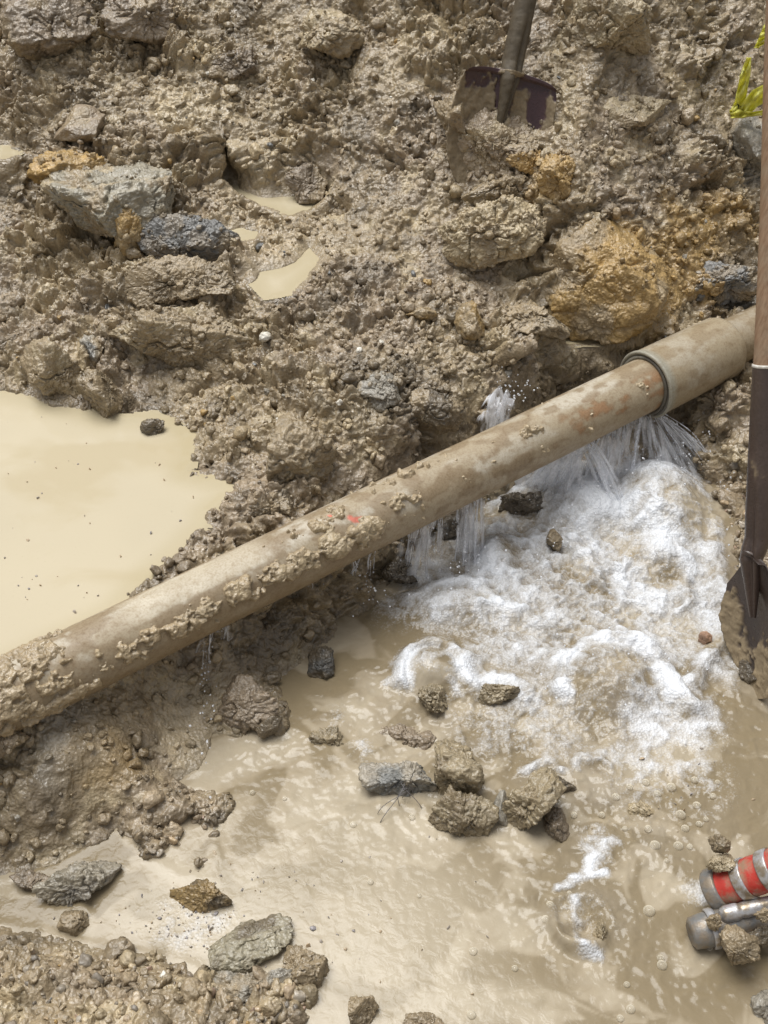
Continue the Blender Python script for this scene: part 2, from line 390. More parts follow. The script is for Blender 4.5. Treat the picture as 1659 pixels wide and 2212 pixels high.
# every water body keeps its bed below the surface
for poly, zw, dp, sl in BODIES:
    sd = poly_sd(x, y, poly); ins = sd < -.012
    P1[ins, 2] = np.minimum(P1[ins, 2], zw - np.clip(-sd[ins] * .25, .002, .03))
colr = mud_colour(P0)
wetm = np.ones(len(x))
for poly, zw, dp, sl in BODIES: wetm = np.minimum(wetm, .74 + .26 * sstep(.0, .035, poly_sd(x, y, poly)))
colr = colr * wetm[:, None]      # soaked margin of the puddles
gm = mesh_np('ground', P1, grid_faces(NR, NC)); attr(gm, 'Col', colr)
ground = tag(link('ground', gm, M_mud), 'churned wet brown mud of the pit floor and bank', None, None, 'structure')
N1 = grid_normals(P1)

# ------------------------------------------------------------------ water
def foot(px, py, rx, ry, z=0.0):
    """an ellipse seen in the photo laid on the water plane: centre, half width, half depth"""
    c = at(px, py, z); dd = depth(c); el = math.atan2(CAM[2] - z, math.hypot(c[1], c[0]))
    return c, rx * dd / FW, ry * dd / FW / math.sin(el)
def line_d(x, y, pts, z=0.0):
    Q = np.array([at(a, b, z) for a, b in pts])[:, :2]; dmin = np.full(len(x), 9.0)
    for a, b in zip(Q[:-1], Q[1:]):
        e = b - a; t = np.clip(((x - a[0]) * e[0] + (y - a[1]) * e[1]) / (e @ e), 0, 1)
        dmin = np.minimum(dmin, np.hypot(x - a[0] - e[0] * t, y - a[1] - e[1] * t))
    return dmin
FOAM = [(1300,1080,140,90,1.0),(1180,1030,70,45,1.0),(1110,1045,50,30,.9),(1410,1060,100,80,1.0),(1430,1180,90,90,.95),(1250,1170,110,80,.85),(1060,1215,50,45,.85),(1010,1150,40,55,.7),
 (1340,1240,190,90,.58),(1500,1250,60,150,.62),(1530,1350,45,100,.7),(960,1305,110,45,.8),(900,1225,60,60,.5),(1060,1320,80,45,.65),(1210,1330,190,80,.42),(1100,1400,140,50,.42),(1450,1400,110,70,.5),
 (1165,1540,55,60,.62),(1430,1560,90,110,.55),(1510,1520,50,80,.5),(1450,1680,110,70,.52),(1335,1640,55,35,.45),(1290,1830,35,55,.45),(995,1485,35,45,.6),(940,1430,70,40,.4),(1320,1470,110,60,.3),(1250,1120,230,150,.75),(1400,1300,180,110,.6),(1080,1290,230,90,.5),(400,1990,110,60,.33),(1500,1930,40,25,.5),(800,1250,50,40,.4),(740,1560,40,40,.25),(780,1620,30,30,.35)]
CREST = [([(868,1470),(872,1440),(895,1412),(940,1398),(982,1412),(1002,1445),(1003,1480)],.020,.024,1.0),([(1210,1500),(1215,1450),(1245,1415),(1300,1385),(1370,1390),(1410,1430),(1440,1480),(1480,1530)],.024,.028,1.0),
 ([(1490,1480),(1520,1430),(1565,1390)],.018,.02,.9),([(890,1300),(960,1268),(1030,1282),(1080,1320),(1120,1330)],.022,.022,.9),([(1005,1480),(1060,1470),(1130,1500)],.014,.012,.8),
 ([(1130,1655),(1180,1640),(1215,1665)],.010,.008,.8),([(1240,1650),(1275,1625),(1310,1650)],.009,.008,.7),([(1195,1925),(1240,1895),(1300,1880)],.008,.004,.8),([(1232,1955),(1224,1995),(1240,2035),(1275,2056),(1300,2052)],.008,.006,.85),([(1262,1880),(1285,1840),(1310,1810)],.010,.004,.9),  # crescent round the whirl is its white highlight, painted in as foam
 ([(1130,1060),(1060,1150),(1040,1210)],.018,.015,.7),([(1500,1060),(1540,1150),(1550,1280)],.022,.015,.7),([(1290,1400),(1180,1360),(1130,1330)],.012,.010,.45),
 ([(1215,1150),(1260,1200),(1290,1260)],.022,.02,.8),([(1320,1230),(1400,1210),(1460,1240),(1480,1300)],.016,.018,.7)]
TURB = [(1280,1250,330,260,1.0),(1150,1550,330,160,.6),(1350,1750,300,160,.4),(1260,1980,130,90,.5),(1450,2080,200,90,.18),(900,1700,260,120,.22),(600,1620,120,80,.2)]
gx = np.arange(-.98, 1.25, .0027); gy = np.arange(.42, 1.98, .0027)
GX, GY = np.meshgrid(gx, gy); wx = GX.ravel(); wy = GY.ravel(); sdp = poly_sd(wx, wy, POOL)
P2 = np.stack([wx, wy, np.zeros(len(wx))], 1)
M = np.zeros(len(wx)); T = np.zeros(len(wx)); H = np.zeros(len(wx))
for a, b, rx, ry, s in FOAM:
    c, ax, ay = foot(a, b, rx, ry); M = np.maximum(M, s * np.exp(-.9 * (((wx - c[0]) / ax) ** 2 + ((wy - c[1]) / ay) ** 2)))
for a, b, rx, ry, s in TURB:
    c, ax, ay = foot(a, b, rx, ry); T = np.maximum(T, s * np.exp(-(((wx - c[0]) / ax) ** 2 + ((wy - c[1]) / ay) ** 2)))
PW = warp(warp(P2, 10, .012, 71), 45, .006, 75)
for pts, wdt, hh, s in CREST:
    dl = line_d(PW[:, 0], PW[:, 1], pts); g = np.exp(-(dl / wdt) ** 2); M = np.maximum(M, s * np.exp(-(dl / (wdt * 1.25)) ** 2) * (.80 + .75 * fbm(P2 * 22, 4, 76))); H = np.maximum(H, hh * g)
for a, b, rx, ry, hh in [(935,1450,62,42,.020),(1310,1470,100,70,.026),(980,1310,90,35,.016),(1250,1080,110,70,.03),(1420,1090,90,80,.04),(1420,1200,70,50,.02),(1070,1200,40,40,.02)]:
    c, ax, ay = foot(a, b, rx, ry); H = np.maximum(H, 1.9 * hh * np.exp(-(((wx - c[0]) / ax) ** 2 + ((wy - c[1]) / ay) ** 2) ** 1.4))
n8 = fbm(PW * 16, 4, 80); n9 = fbm(PW * 48, 4, 84); n10 = fbm(P2 * 150, 3, 88); q3 = warp(P2, 5, .07, 91); sw = fbm(warp(warp(q3, 16, .024, 94), 40, .010, 95) * np.array([12, 23, 1]), 5, 97)
H += T * (.013 * n8 + .010 * n9 + .0045 * n10) + .0004 * n9 + .0011 * sw * sstep(.0, .2, T) + .0009 * n9 * sstep(.02, .15, T)
# the whirl in the foreground
cw, aw, _ = foot(1255, 1995, 62, 50); rr = np.hypot(wx - cw[0], (wy - cw[1])) / aw; th = np.arctan2(wy - cw[1], wx - cw[0])
spir = np.sin(th * 1.0 - rr * 5.5 + .8); H += np.exp(-(rr / 1.1) ** 2) * (.006 * spir - .012 * np.exp(-(rr / .45) ** 2)) + .020 * np.exp(-((rr - .95) / .24) ** 2) * sstep(.2, -.8, np.sin(th + .6))
foam = 1.0 * M + (.55 * n8 + .46 * n9 + .22 * n10) * sstep(.04, .35, M) * sstep(1.5, .6, M)
froth = sstep(.2, .7, T) * np.clip(.40 + .34 * n9 + .28 * n10 + .16 * n8, 0, .62)
foam = np.maximum(foam, froth); foam = np.clip(foam, 0, 1.3) * sstep(.02, -.015, sdp)
lip = .0010 * np.exp(-(np.abs(sdp) / .01) ** 2)
calm = np.zeros(len(wx))
for a, b, rx, ry in [(820,2000,260,200),(560,1990,200,130),(420,1950,150,90),(800,1800,160,120),(1000,2170,200,60)]:
    c, ax, ay = foot(a, b, rx, ry); calm = np.maximum(calm, np.exp(-(((wx - c[0]) / ax) ** 2 + ((wy - c[1]) / ay) ** 2) ** 1.3))
brn = np.zeros(len(wx))
for a, b, rx, ry in [(40,1940,150,50),(230,1850,60,25),(1600,1650,90,160),(1560,2120,180,60),(1080,1620,60,50),(1250,1750,40,30),(680,1500,70,35),(1150,1950,60,80)]:  # first two blobs paint the bank's shaded reflection into the water colour
    c, ax, ay = foot(a, b, rx, ry); brn = np.maximum(brn, np.exp(-(((wx - c[0]) / ax) ** 2 + ((wy - c[1]) / ay) ** 2)))
W_L = np.array((.43, .37, .272)); W_M = np.array((.335, .277, .192)); W_B = np.array((.222, .175, .106))
wc = lerp(W_M, W_B, sstep(-.05, .18, sw + .40 * brn)[:, None] * .95); wc = lerp(wc, W_L, (np.clip(calm * .80 + sstep(.05, .4, -sw) * .6, 0, 1))[:, None] * .9)
wc = lerp(wc, W_B * .9, (brn * .4 * (1 - calm))[:, None])
wc = lerp(wc, np.array((.235, .20, .152)), (sstep(.1, .6, T) * .85 * sstep(-.5, .3, n8))[:, None])
wc *= (1 + .10 * n9 * sstep(.0, .3, T + .1))[:, None]
def water_mat(name, rough=.06, foam=True):
    t = NT(name); p = t.obj(); c = t.attr('Col', True)
    n = t.noise(55, 3, .5, p, .6)
    if not foam:
        c = t.mix(t.rng(t.noise(160, 3, .6, p), .60, .75, 0, .10), c, (.30, .24, .15))
        return t.prin(c, rough, t.bump(n, .03, .002), .5, IOR=1.36)
    f = t.attr('foam'); sp = t.noise(330, 4, .7, p); sp2 = t.voro(210, p)
    ff = t.math('ADD', f, t.math('ADD', t.rng(sp, .25, .75, -.18, .18), t.rng(sp2, 0, .6, .07, -.12)))
    ff = t.rng(ff, .08, .92, 0, 1)
    gate = t.rng(f, .05, .2, 0, 1); ff = t.math('MULTIPLY', ff, gate)
    c2 = t.mix(ff, c, (.68, .695, .72))
    r = t.rng(ff, 0, .8, rough, .32)
    h = t.math('ADD', t.math('MULTIPLY', t.math('SUBTRACT', 1, sp2), t.rng(f, .1, .6, 0, 1)), t.math('MULTIPLY', n, .5))
    return t.prin(c2, r, t.bump(h, t_b, .004), .5, IOR=1.33)
t_b = .45
M_pool = water_mat('muddy_turbulent_water', .14); M_pud = water_mat('muddy_still_water', .04, False)
def clip_grid(V, nr, nc, keep, extra):
    F = grid_faces(nr, nc); F = F[keep[F].any(1)]; used = np.unique(F); rm = np.full(len(V), -1); rm[used] = np.arange(len(used))
    return V[used], rm[F], [e[used] for e in extra]
V, F, (wc_, fo_) = clip_grid(np.stack([wx, wy, H * sstep(.03, -.03, sdp) + lip], 1), len(gy), len(gx), sdp < .06, [wc, foam])
pm = mesh_np('water', V, F); attr(pm, 'Col', wc_); attr(pm, 'foam', fo_)
tag(link('pool_water', pm, M_pool), 'churned muddy pool with white foam below the leaking pipe', None, None, 'structure')
for i, (poly, zw, _, _) in enumerate(BODIES[1:]):
    mn = poly.min(0) - .06; mx = poly.max(0) + .06; st = .006 if i == 0 else .003
    ax = np.arange(mn[0], mx[0], st); ay = np.arange(mn[1], mx[1], st); A, B = np.meshgrid(ax, ay); a = A.ravel(); b = B.ravel(); sd = poly_sd(a, b, poly)
    Q = np.stack([a, b, np.full(len(a), zw)], 1); nn = fbm(Q * 5, 3, 120); Q[:, 2] += (.0022 if i == 0 else .0005) * np.exp(-(np.abs(sd) / .012) ** 2) + .0004 * nn
    sl_ = fbm(warp(warp(Q, 5, .06, 122), 18, .015, 125) * np.array([5, 9, 1]), 5, 128); cc = np.array((.50, .435, .31)) * (1 + .05 * nn[:, None]); cc = lerp(cc, np.array((.43, .355, .22)), (sstep(0, .4, sl_) * .55)[:, None]); cc = lerp(cc, np.array((.41, .345, .213)), (sstep(-.06, 0, sd) * .6)[:, None])
    V, F, (cc,) = clip_grid(Q, len(ay), len(ax), sd < (.014 if i in (0, 4) else .008), [cc])
    pm = mesh_np('puddle', V, F); attr(pm, 'Col', cc)
    tag(link('puddle_water' if i else 'upper_puddle_water', pm, M_pud), None, None, None, 'structure')

# ------------------------------------------------------------------ clods
BANK = []
def lump(sub, radii, seed, facets=12, crumble=1.0, chop=(.40, .86), grain=.03):
    V, F = ico(sub); r = np.random.default_rng(seed); V = V.copy()
    N = r.normal(size=(facets, 3)); N /= np.linalg.norm(N, axis=1)[:, None]; dk = r.uniform(*chop, facets)
    dt = V @ N.T; rad = np.where(dt > .05, dk / np.maximum(dt, .05), 9).min(1); rad = np.minimum(rad, 1.0) * 1.2
    U = V * rad[:, None] * np.asarray(radii); off = np.asarray((seed * 3.1, seed * 1.7, seed * .9)) % 40
    Q = U + off; R0 = float(np.mean(radii))
    U = U + R0 * .16 * np.stack([fbm(Q / R0 * .9, 3, 400 + seed % 50), fbm(Q / R0 * .9 + 9, 3, 450 + seed % 50), fbm(Q / R0 * .9 + 19, 3, 500 + seed % 50)], 1)
    Qs = Q
    d = R0 * .16 * fbm(Q / R0 * 1.6, 4, 200 + seed % 50)
    d = d + .8 * crumble * (grain * .22 * (clumps(Qs, grain * 1.7, 210 + seed % 30, .0, .85) - .4) + grain * .26 * (clumps(Q, grain * .60, 240 + seed % 30, .1, .8) - .35) + grain * .17 * (clumps(Q, grain * .26, 250 + seed % 30, .15, .7) - .3) + grain * .20 * fbm(Q / grain * 1.5, 4, 270))
    d = d - crumble * grain * .35 * sstep(.09, 0, np.abs(fbm(Q / R0 * 1.5, 3, 290 + seed % 9)))
    return U + V * d[:, None], F, Q
def clod(px, py, w, h, label, col, cat='clod', name='mud_clod', seed=1, col2=None, sub=None, facets=11, crumble=1.0, up=.18, rot=0., tilt=0., grain=None, flat=1.0, z=None, mat=None, group='mud clods', smear=.92):
    q = hit(px, py + .12 * h) if z is None else at(px, py + .12 * h, z)
    rx = px2m(w / 2, q); b = px2m(h / 2, q); el = math.atan2(CAM[2] - q[2], math.hypot(q[0], q[1]))
    rz = b * flat; ry = math.sqrt(max(b * b - (rz * math.cos(el)) ** 2, (b * .5) ** 2)) / math.sin(el)
    ry = min(max(ry, .5 * rx), 1.5 * rx)
    if sub is None: sub = 7 if w > 170 else (6 if w > 60 else 5)
    g = grain or min(max(rx * .36, .011), .030)
    V, F, Q = lump(sub, (rx * 1.06, ry * 1.06, rz * 1.1), seed, facets, crumble, grain=g)
    Mx = np.array(Matrix.Rotation(rot, 3, 'Z') @ Matrix.Rotation(tilt, 3, 'Y')); V = V @ Mx.T
    me = mesh_np(name, V, F)
    n1 = fbm(Q * 22, 4, 301 + seed % 40); n2 = fbm(Q * 90, 3, 320); cc = np.tile(np.asarray(col, float), (len(V), 1))
    cc = lerp(cc, np.asarray(col2 if col2 is not None else np.asarray(col) * .7), sstep(-.05, .35, n1)[:, None] * .85) * (1 + .25 * n2[:, None])
    if z is None: cc = lerp(cc, C_MUD * (1 + .25 * n2[:, None]), (sstep(.02, .3, fbm(Q * 14, 4, 341 + seed % 40) + .25 * sstep(.2, -.6, V[:, 2] / rz)) * smear)[:, None])
    attr(me, 'Col', np.clip(cc, .02, .8))
    o = link(name, me, mat or M_clod, None, q + np.array([0, 0, rz * up]))
    if z is None and w > 60 and crumble > .3: BANK.append((V + q + np.array([0, 0, rz * up]), V / np.linalg.norm(V, axis=1)[:, None], cc))
    return tag(o, label, cat, group)
CL = [
 (250,450,300,165,'largest pale grey clod at the upper left, orange clay above it',np.array((.26,.235,.18)),dict(seed=3,smear=.9,col2=C_TAN,facets=9,up=.3,flat=.9)),
 (150,378,135,80,'ochre orange clay lump tucked behind the big pale grey clod',C_OR*1.15,dict(seed=4,smear=.25,up=.35,grain=.02)),
 (385,535,215,95,'long dark slate grey clay clod in front of the pale grey one',np.array((.125,.122,.115)),dict(seed=5,smear=.6,col2=np.array((.22,.19,.15)),up=.3,grain=.02)),
 (283,505,75,110,'small orange clod wedged between pale grey and slate clods',C_OR,dict(seed=6,smear=.25,col2=C_TAN,up=.5)),
 (385,745,300,165,'big brown overhanging clod above the still puddle',C_MUD*.98,dict(seed=8,facets=8,up=.35,flat=1.0,col2=C_TAN*.85)),
 (395,625,190,95,'crumbly clod sitting behind the big overhanging brown clod',C_MUD*1.05,dict(seed=9,up=.4)),
 (122,815,135,125,'upright brown clod standing in the left puddle edge',C_MUD,dict(seed=10,up=.4,col2=C_TAN*.8)),
 (205,765,50,60,'small grey stone like clod between two brown ones',C_GREY*.9,dict(seed=11,up=.6,col2=C_SLATE*2)),
 (225,850,95,95,'lumpy clod reaching into the puddle below the overhang',C_MUD*.95,dict(seed=12,up=.3)),
 (338,927,50,34,'little dark clod alone in the still puddle',C_DARK*1.1,dict(seed=13,up=.5,z=ZP)),
 (1055,515,185,125,'square beige clod with a flat front face, mid bank',C_TAN*1.02,dict(seed=16,facets=7,up=.5,col2=C_TAN*.85)),
 (1090,415,160,62,'flat slab of clay lying above the square beige clod',C_MUD*1.05,dict(seed=17,up=.5,rot=.2)),
 (1150,353,90,42,'long ochre clay chunk below the half buried shovel',C_OR*1.15,dict(seed=18,smear=.25,up=.6,grain=.018)),
 (1205,395,70,78,'ochre clay lump resting against the slab of clay',C_OR,dict(seed=19,smear=.25,up=.5,grain=.018)),
 (1300,610,212,190,'large rounded orange boulder of clay above the pipe collar',C_OR*.95,dict(seed=121,smear=.8,facets=7,grain=.022,crumble=.8,up=.22,col2=C_OR*.72)),
 (1150,690,140,90,'tan mound of mud beside the orange boulder',C_MUD*1.12,dict(seed=22,up=.25)),
 (1560,615,180,72,'long dark grey clay slab above the pipe at right',np.array((.17,.165,.155)),dict(seed=23,up=.4,rot=.3,col2=np.array((.24,.2,.15)))),
 (1630,320,130,120,'smooth grey lump under the yellow tape',C_GREY*.95,dict(seed=24,up=.3,crumble=.4)),
 (180,268,140,62,'smooth lavender grey clay cake at far upper left',C_PUR*1.0,dict(seed=25,crumble=.15,up=.3)),
 (665,405,85,70,'brown ribbed lump behind the narrow puddle',C_PUR*.85,dict(seed=26,up=.4)),
 (625,985,145,130,'brown wedge of mud on the dam behind the pipe',C_MUD*.85,dict(seed=27,facets=7,up=.3,col2=C_TAN*.8)),
 (580,1090,110,70,'dark crumbly clod on the dam between puddle and pipe',C_DARK*1.1,dict(seed=28,up=.3,col2=C_MUD)),
 (930,890,110,80,'dark grey brown clod behind the upper pipe',C_DARK*1.05,dict(seed=29,up=.3)),
 (830,840,90,80,'rough grey clod in the middle of the bank',C_GREY*.8,dict(seed=30,up=.3,col2=C_DARK)),
 (905,680,60,36,'small yellow brown clod in the middle of the bank',C_OR*.8,dict(seed=31,up=.4)),
 (1020,700,60,70,'small ochre brown clod left of the tan mound',C_OR*.75,dict(seed=32,up=.4,col2=C_MUD)),
 (120,60,160,110,'big purplish clod in the top left corner',C_PUR*.9,dict(seed=33,up=.3)),
 (300,40,150,90,'crumbly clod along the top edge beside a dark hollow',C_PUR*.85,dict(seed=34,up=.35)),
 (520,140,130,70,'purplish brown clod above the pale streak of clay',C_PUR*.8,dict(seed=35,up=.3)),
 (700,80,130,80,'tan clod near the top edge, left of the buried shovel',C_TAN*.95,dict(seed=36,up=.3)),
 (1380,240,150,60,'long flat tan cake of clay right of the buried shovel',C_TAN*.9,dict(seed=37,up=.3,crumble=.5,rot=.4)),
 (1330,60,180,120,'large tan clod along the top edge right of the shovel handle',C_TAN*.92,dict(seed=38,up=.3)),
 # in and around the pool
 (700,1440,58,62,'small dark wet clod half sunk under the middle of the pipe',C_DARK*.8,dict(seed=41,up=.5,col2=C_SLATE,z=0)),
 (585,1568,52,50,'round olive brown clod at the pool edge',C_DARK*1.2,dict(seed=42,up=.5,crumble=.5,z=.01)),
 (520,1520,140,100,'wide wet clod beside the dripping stream',C_PUR*.95,dict(seed=43,up=.3,z=.015)),
 (715,1595,95,62,'crumbly tan clod sunk in brown shallows',C_TAN*.7,dict(seed=44,crumble=1.05,facets=13,grain=.022,up=-.1,z=-.008)),
 (935,1515,62,55,'tan clod below the small foam crest',C_TAN*0.63,dict(seed=45,crumble=1.05,facets=13,grain=.022,up=.4,z=0)),
 (1075,1500,90,55,'angular tan clod between the two foam crests',C_TAN*0.63,dict(seed=46,crumble=1.05,facets=13,grain=.022,up=.4,z=0)),
 (870,1590,120,60,'flat wet clod washed over by brown water',C_PUR*.85,dict(seed=47,up=-.25,z=-.008)),
 (872,1675,150,90,'blue grey clod with fine rootlets in the pool',np.array((.15,.15,.14)),dict(seed=48,up=.3,col2=np.array((.27,.235,.18)),z=0)),
 (987,1662,138,128,'tall crumbly clod, upper of the stacked pair in the pool',C_TAN*0.67,dict(seed=49,crumble=1.05,facets=13,grain=.022,up=.45,z=.012,col2=C_MUD*.7)),
 (995,1757,142,104,'crumbly clod, lower of the stacked pair in the pool',C_TAN*0.63,dict(seed=50,crumble=1.05,facets=13,grain=.022,up=.45,z=0,col2=C_MUD*.65)),
 (1137,1745,130,128,'cracked squarish clod right of the stacked pair',C_TAN*0.65,dict(seed=51,crumble=1.05,facets=13,grain=.022,up=.5,z=0,col2=C_MUD*.75)),
 (1198,1782,58,72,'small brown clod touching the cracked squarish one',C_PUR*.75,dict(seed=52,up=.3,z=0)),
 (1215,1695,45,36,'small reddish brown clod above the cracked clod',C_DARK,dict(seed=53,up=.3,z=0)),
 (1075,1745,60,70,'smooth grey stone between the pool clods',C_GREY*.95,dict(seed=54,up=.1,crumble=.1,z=0,cat='stone',name='grey_stone')),
 (1298,2010,34,62,'brown lump standing in the whirl of the pool',C_TAN*.8,dict(seed=55,up=.3,z=-.004)),
 (1385,1745,50,40,'little tan clod in the foamy water right of the clods',C_TAN*.9,dict(seed=56,up=.1,z=-.005)),
 (1305,1448,20,22,'tiny rust red pebble on the big foam dome',(.30,.08,.05),dict(seed=57,up=.3,z=.03,crumble=.2,cat='pebble',name='red_pebble')),
 (1520,1380,26,26,'small red brown stone in foam left of the standing shovel',(.33,.2,.13),dict(seed=58,up=.3,z=.004,crumble=.3,cat='stone',name='brown_stone')),
 (446,1932,135,74,'olive brown clod alone in the pale lower water',C_DARK*.95,dict(seed=60,up=.35,z=0,col2=(.22,.15,.06))),
 (170,1918,165,70,'grey wedge shaped clod by the lower left bank',np.array((.21,.185,.14)),dict(seed=61,up=.4,z=0,rot=.25,col2=np.array((.2,.18,.15)))),
 (70,1905,85,45,'brown clod touching the grey wedge by the lower left bank',C_PUR*.8,dict(seed=62,up=.3,z=0)),
 (165,1990,55,55,'small brown clod below the grey wedge',C_MUD*.85,dict(seed=63,up=.3,z=0)),
 (540,2038,165,42,'smooth topped slab of clay rising from the lower water',np.array((.235,.208,.145)),dict(seed=64,facets=6,up=.5,z=0,rot=.45,tilt=-.12,crumble=.6,col2=C_DARK)),
 (645,2080,100,85,'crumbly brown clod beside the smooth slab',C_MUD*.85,dict(seed=65,up=.3,z=0)),
 (560,2130,180,70,'grey green clod at the tip of the gravel bar',C_GREY*.8,dict(seed=66,up=.2,z=0,col2=C_MUD)),
 (778,2180,62,72,'pointed clod at the lower edge of the photo',C_MUD*.95,dict(seed=67,up=.3,z=0)),
 (915,2212,90,44,'brown clod cut by the lower edge of the photo',C_MUD*.8,dict(seed=68,up=.3,z=0)),
 (1655,2165,50,90,'grey clod at the lower right corner',C_GREY*.8,dict(seed=69,up=.2,z=0)),
 (1650,1440,90,80,'dark brown clod behind the tip of the standing shovel',C_DARK*.9,dict(seed=70,up=.3,z=.01)),
 (1130,1085,95,60,'dark wet clod behind the falling streams',C_DARK*.8,dict(seed=71,up=.3,z=.01)),
 (1195,1165,44,50,'brown clod washed by white foam',C_MUD*.8,dict(seed=72,up=.3,z=.01)),
 (980,1140,60,46,'dark clod under the pipe beside the thin streams',C_DARK*.8,dict(seed=73,up=.3,z=.01)),
 (870,1235,70,50,'dark wet clod under the pipe in the splash',C_DARK*.8,dict(seed=74,up=.3,z=.01)),
 (20,1600,70,70,'pinkish mud lump at the left edge under the pipe',C_PUR*1.1,dict(seed=75,up=.6)),
]
for px, py, cwid, chei, lab, col, kw in CL: clod(px, py, cwid, chei, lab, col, **kw)

# ------------------------------------------------------------------ crumbs and gravel
def scatter(name, pts, nrm, size, cols, mat, variants, sub, label, seed, embed=.25, squash=.8, cat=None, rough=1.0):
    r = np.random.default_rng(seed); n = len(pts); VV = []; FF = []; CC = []; k0 = 0
    base_ = [lump(sub, (1, r.uniform(.65, .95), squash * r.uniform(.7, 1)), seed + 7 * k, 8, rough, (.42, .95), grain=.55)[:2] for k in range(variants)]
    which = r.integers(0, variants, n)
    for k in range(variants):
        ix = np.where(which == k)[0]; V, F = base_[k]; m = len(ix)
        q = r.normal(size=(m, 4)); q /= np.linalg.norm(q, axis=1)[:, None]; a, b, c, d = q.T
        Rm = np.stack([1 - 2 * (c * c + d * d), 2 * (b * c - a * d), 2 * (b * d + a * c), 2 * (b * c + a * d), 1 - 2 * (b * b + d * d), 2 * (c * d - a * b), 2 * (b * d - a * c), 2 * (c * d + a * b), 1 - 2 * (b * b + c * c)], 1).reshape(m, 3, 3)
        W = np.einsum('mij,vj->mvi', Rm, V) * size[ix][:, None, None] + (pts[ix] + nrm[ix] * (size[ix] * (1 - 2 * embed) * .6)[:, None])[:, None]
        VV.append(W.reshape(-1, 3)); FF.append((F[None] + (np.arange(m) * len(V))[:, None, None]).reshape(-1, 3) + k0); k0 += m * len(V)
        CC.append(np.repeat(cols[ix], len(V), 0))
    me = mesh_np(name, np.concatenate(VV), np.concatenate(FF)); attr(me, 'Col', np.concatenate(CC))
    return tag(link(name, me, mat), label, cat, None, 'stuff')
rel = P1 - CAM; dz = rel @ cF; U_ = 829.5 + FW * (rel @ cR) / dz; V_ = 1106 - FW * (rel @ cU) / dz
inside = (dz > .3) & (U_ > -150) & (U_ < 1810) & (V_ > -150) & (V_ < 2360)
dens = (.25 + .75 * sstep(-.2, .35, fbm(P0 * 6, 3, 401))) * inside * (wet > .35)
dens *= (P1[:, 2] > .004); dens = dens / dens.sum()
NCR = 6500
ix = rng.choice(len(P1), NCR, p=dens, replace=False)
sz = np.clip(np.exp(rng.normal(math.log(.0052), .52, NCR)), .0022, .019)
cr = colr[ix] * rng.uniform(.75, 1.25, (NCR, 1)); k = rng.random(NCR)
cr[k < .012] = C_GREY * .9; cr[(k > .04) & (k < .046)] = C_SLATE * 1.8; cr[(k > .055) & (k < .061)] = C_OR; cr[(k > .075) & (k < .081)] = np.array((.6, .57, .5))
bp, bn, bc = (np.concatenate([q[k] for q in BANK]) for k in range(3)); jx = rng.choice(np.where(bn[:, 2] > .15)[0], 900, replace=False)
scatter('mud_crumbs', np.concatenate([P1[ix], bp[jx]]), np.concatenate([N1[ix], bn[jx]]), np.concatenate([sz, np.clip(np.exp(rng.normal(math.log(.0042), .45, 900)), .002, .012)]), np.concatenate([cr, lerp(bc[jx], C_MUD, .5) * rng.uniform(.75, 1.2, (900, 1))]), M_clod, 10, 3, 'loose crumbs of wet mud strewn over the bank', 500)
# gravel bars
M_peb = mat_mud('pebble', .75, .3)
gp = np.array([[60,2050],[250,2055],[400,2085],[480,2115],[690,2130],[650,2260],[-60,2260],[-60,2030]], float); gr = np.array([[1450,960],[1530,1000],[1640,1000],[1640,1330],[1580,1230],[1565,1120],[1490,1010]], float)
sp = np.array([[300,1790],[480,1750],[470,1880],[390,1890],[300,1850]], float)
m1 = poly_sd(U_, V_, gp) < 0; m2 = poly_sd(U_, V_, gr) < 0; m3 = poly_sd(U_, V_, sp) < 0
ixs = np.concatenate([rng.choice(np.where(m & inside)[0], n_, replace=False) for m, n_ in ((m1, 190), (m2, 130), (m3, 40))])
PC = np.array([(.36,.24,.19),(.30,.27,.23),(.42,.34,.24),(.10,.10,.105),(.45,.33,.2),(.22,.19,.16),(.5,.46,.4),(.38,.29,.2),(.30,.25,.18),(.30,.25,.18)])
szp = np.clip(np.exp(rng.normal(math.log(.0044), .5, len(ixs))), .0016, .0125)
scatter('gravel', P1[ixs], N1[ixs], szp, lerp(PC[rng.integers(0, len(PC), len(ixs))] * .85, C_MUD, .4) * rng.uniform(.8, 1.2, (len(ixs), 1)), M_peb, 8, 3, 'mixed coloured gravel along the pool edges', 600, .42, rough=.3)
# flecks floating on the pale water
fl = []; fc = [(430,1980,80,50,80),(520,2100,120,40,30),(330,1990,120,60,35),(700,2060,200,120,18),(560,1880,140,60,25),(1450,1700,150,110,30),(900,1950,250,160,14)]
for a, b, rx, ry, n_ in fc:
    for _ in range(n_): fl.append(at(a + rng.normal() * rx * .6, b + rng.normal() * ry * .6, .001))
fl = np.array(fl); fl = fl[poly_sd(fl[:, 0], fl[:, 1], POOL) < -.01]
f2 = np.array([at(rng.uniform(0, 470), rng.uniform(900, 1330), ZP + .001) for _ in range(60)]); fl = np.concatenate([fl, f2[poly_sd(f2[:, 0], f2[:, 1], PUD) < -.02]])
scatter('debris', fl, np.tile([0, 0, 1.0], (len(fl), 1)), np.clip(np.exp(rng.normal(math.log(.0019), .5, len(fl))), .0009, .005), np.array([(.33,.29,.25),(.24,.22,.22),(.36,.27,.17)])[rng.integers(0, 3, len(fl))], M_clod, 5, 2, 'small dark flecks floating on the pale muddy water', 700, .5, .4)

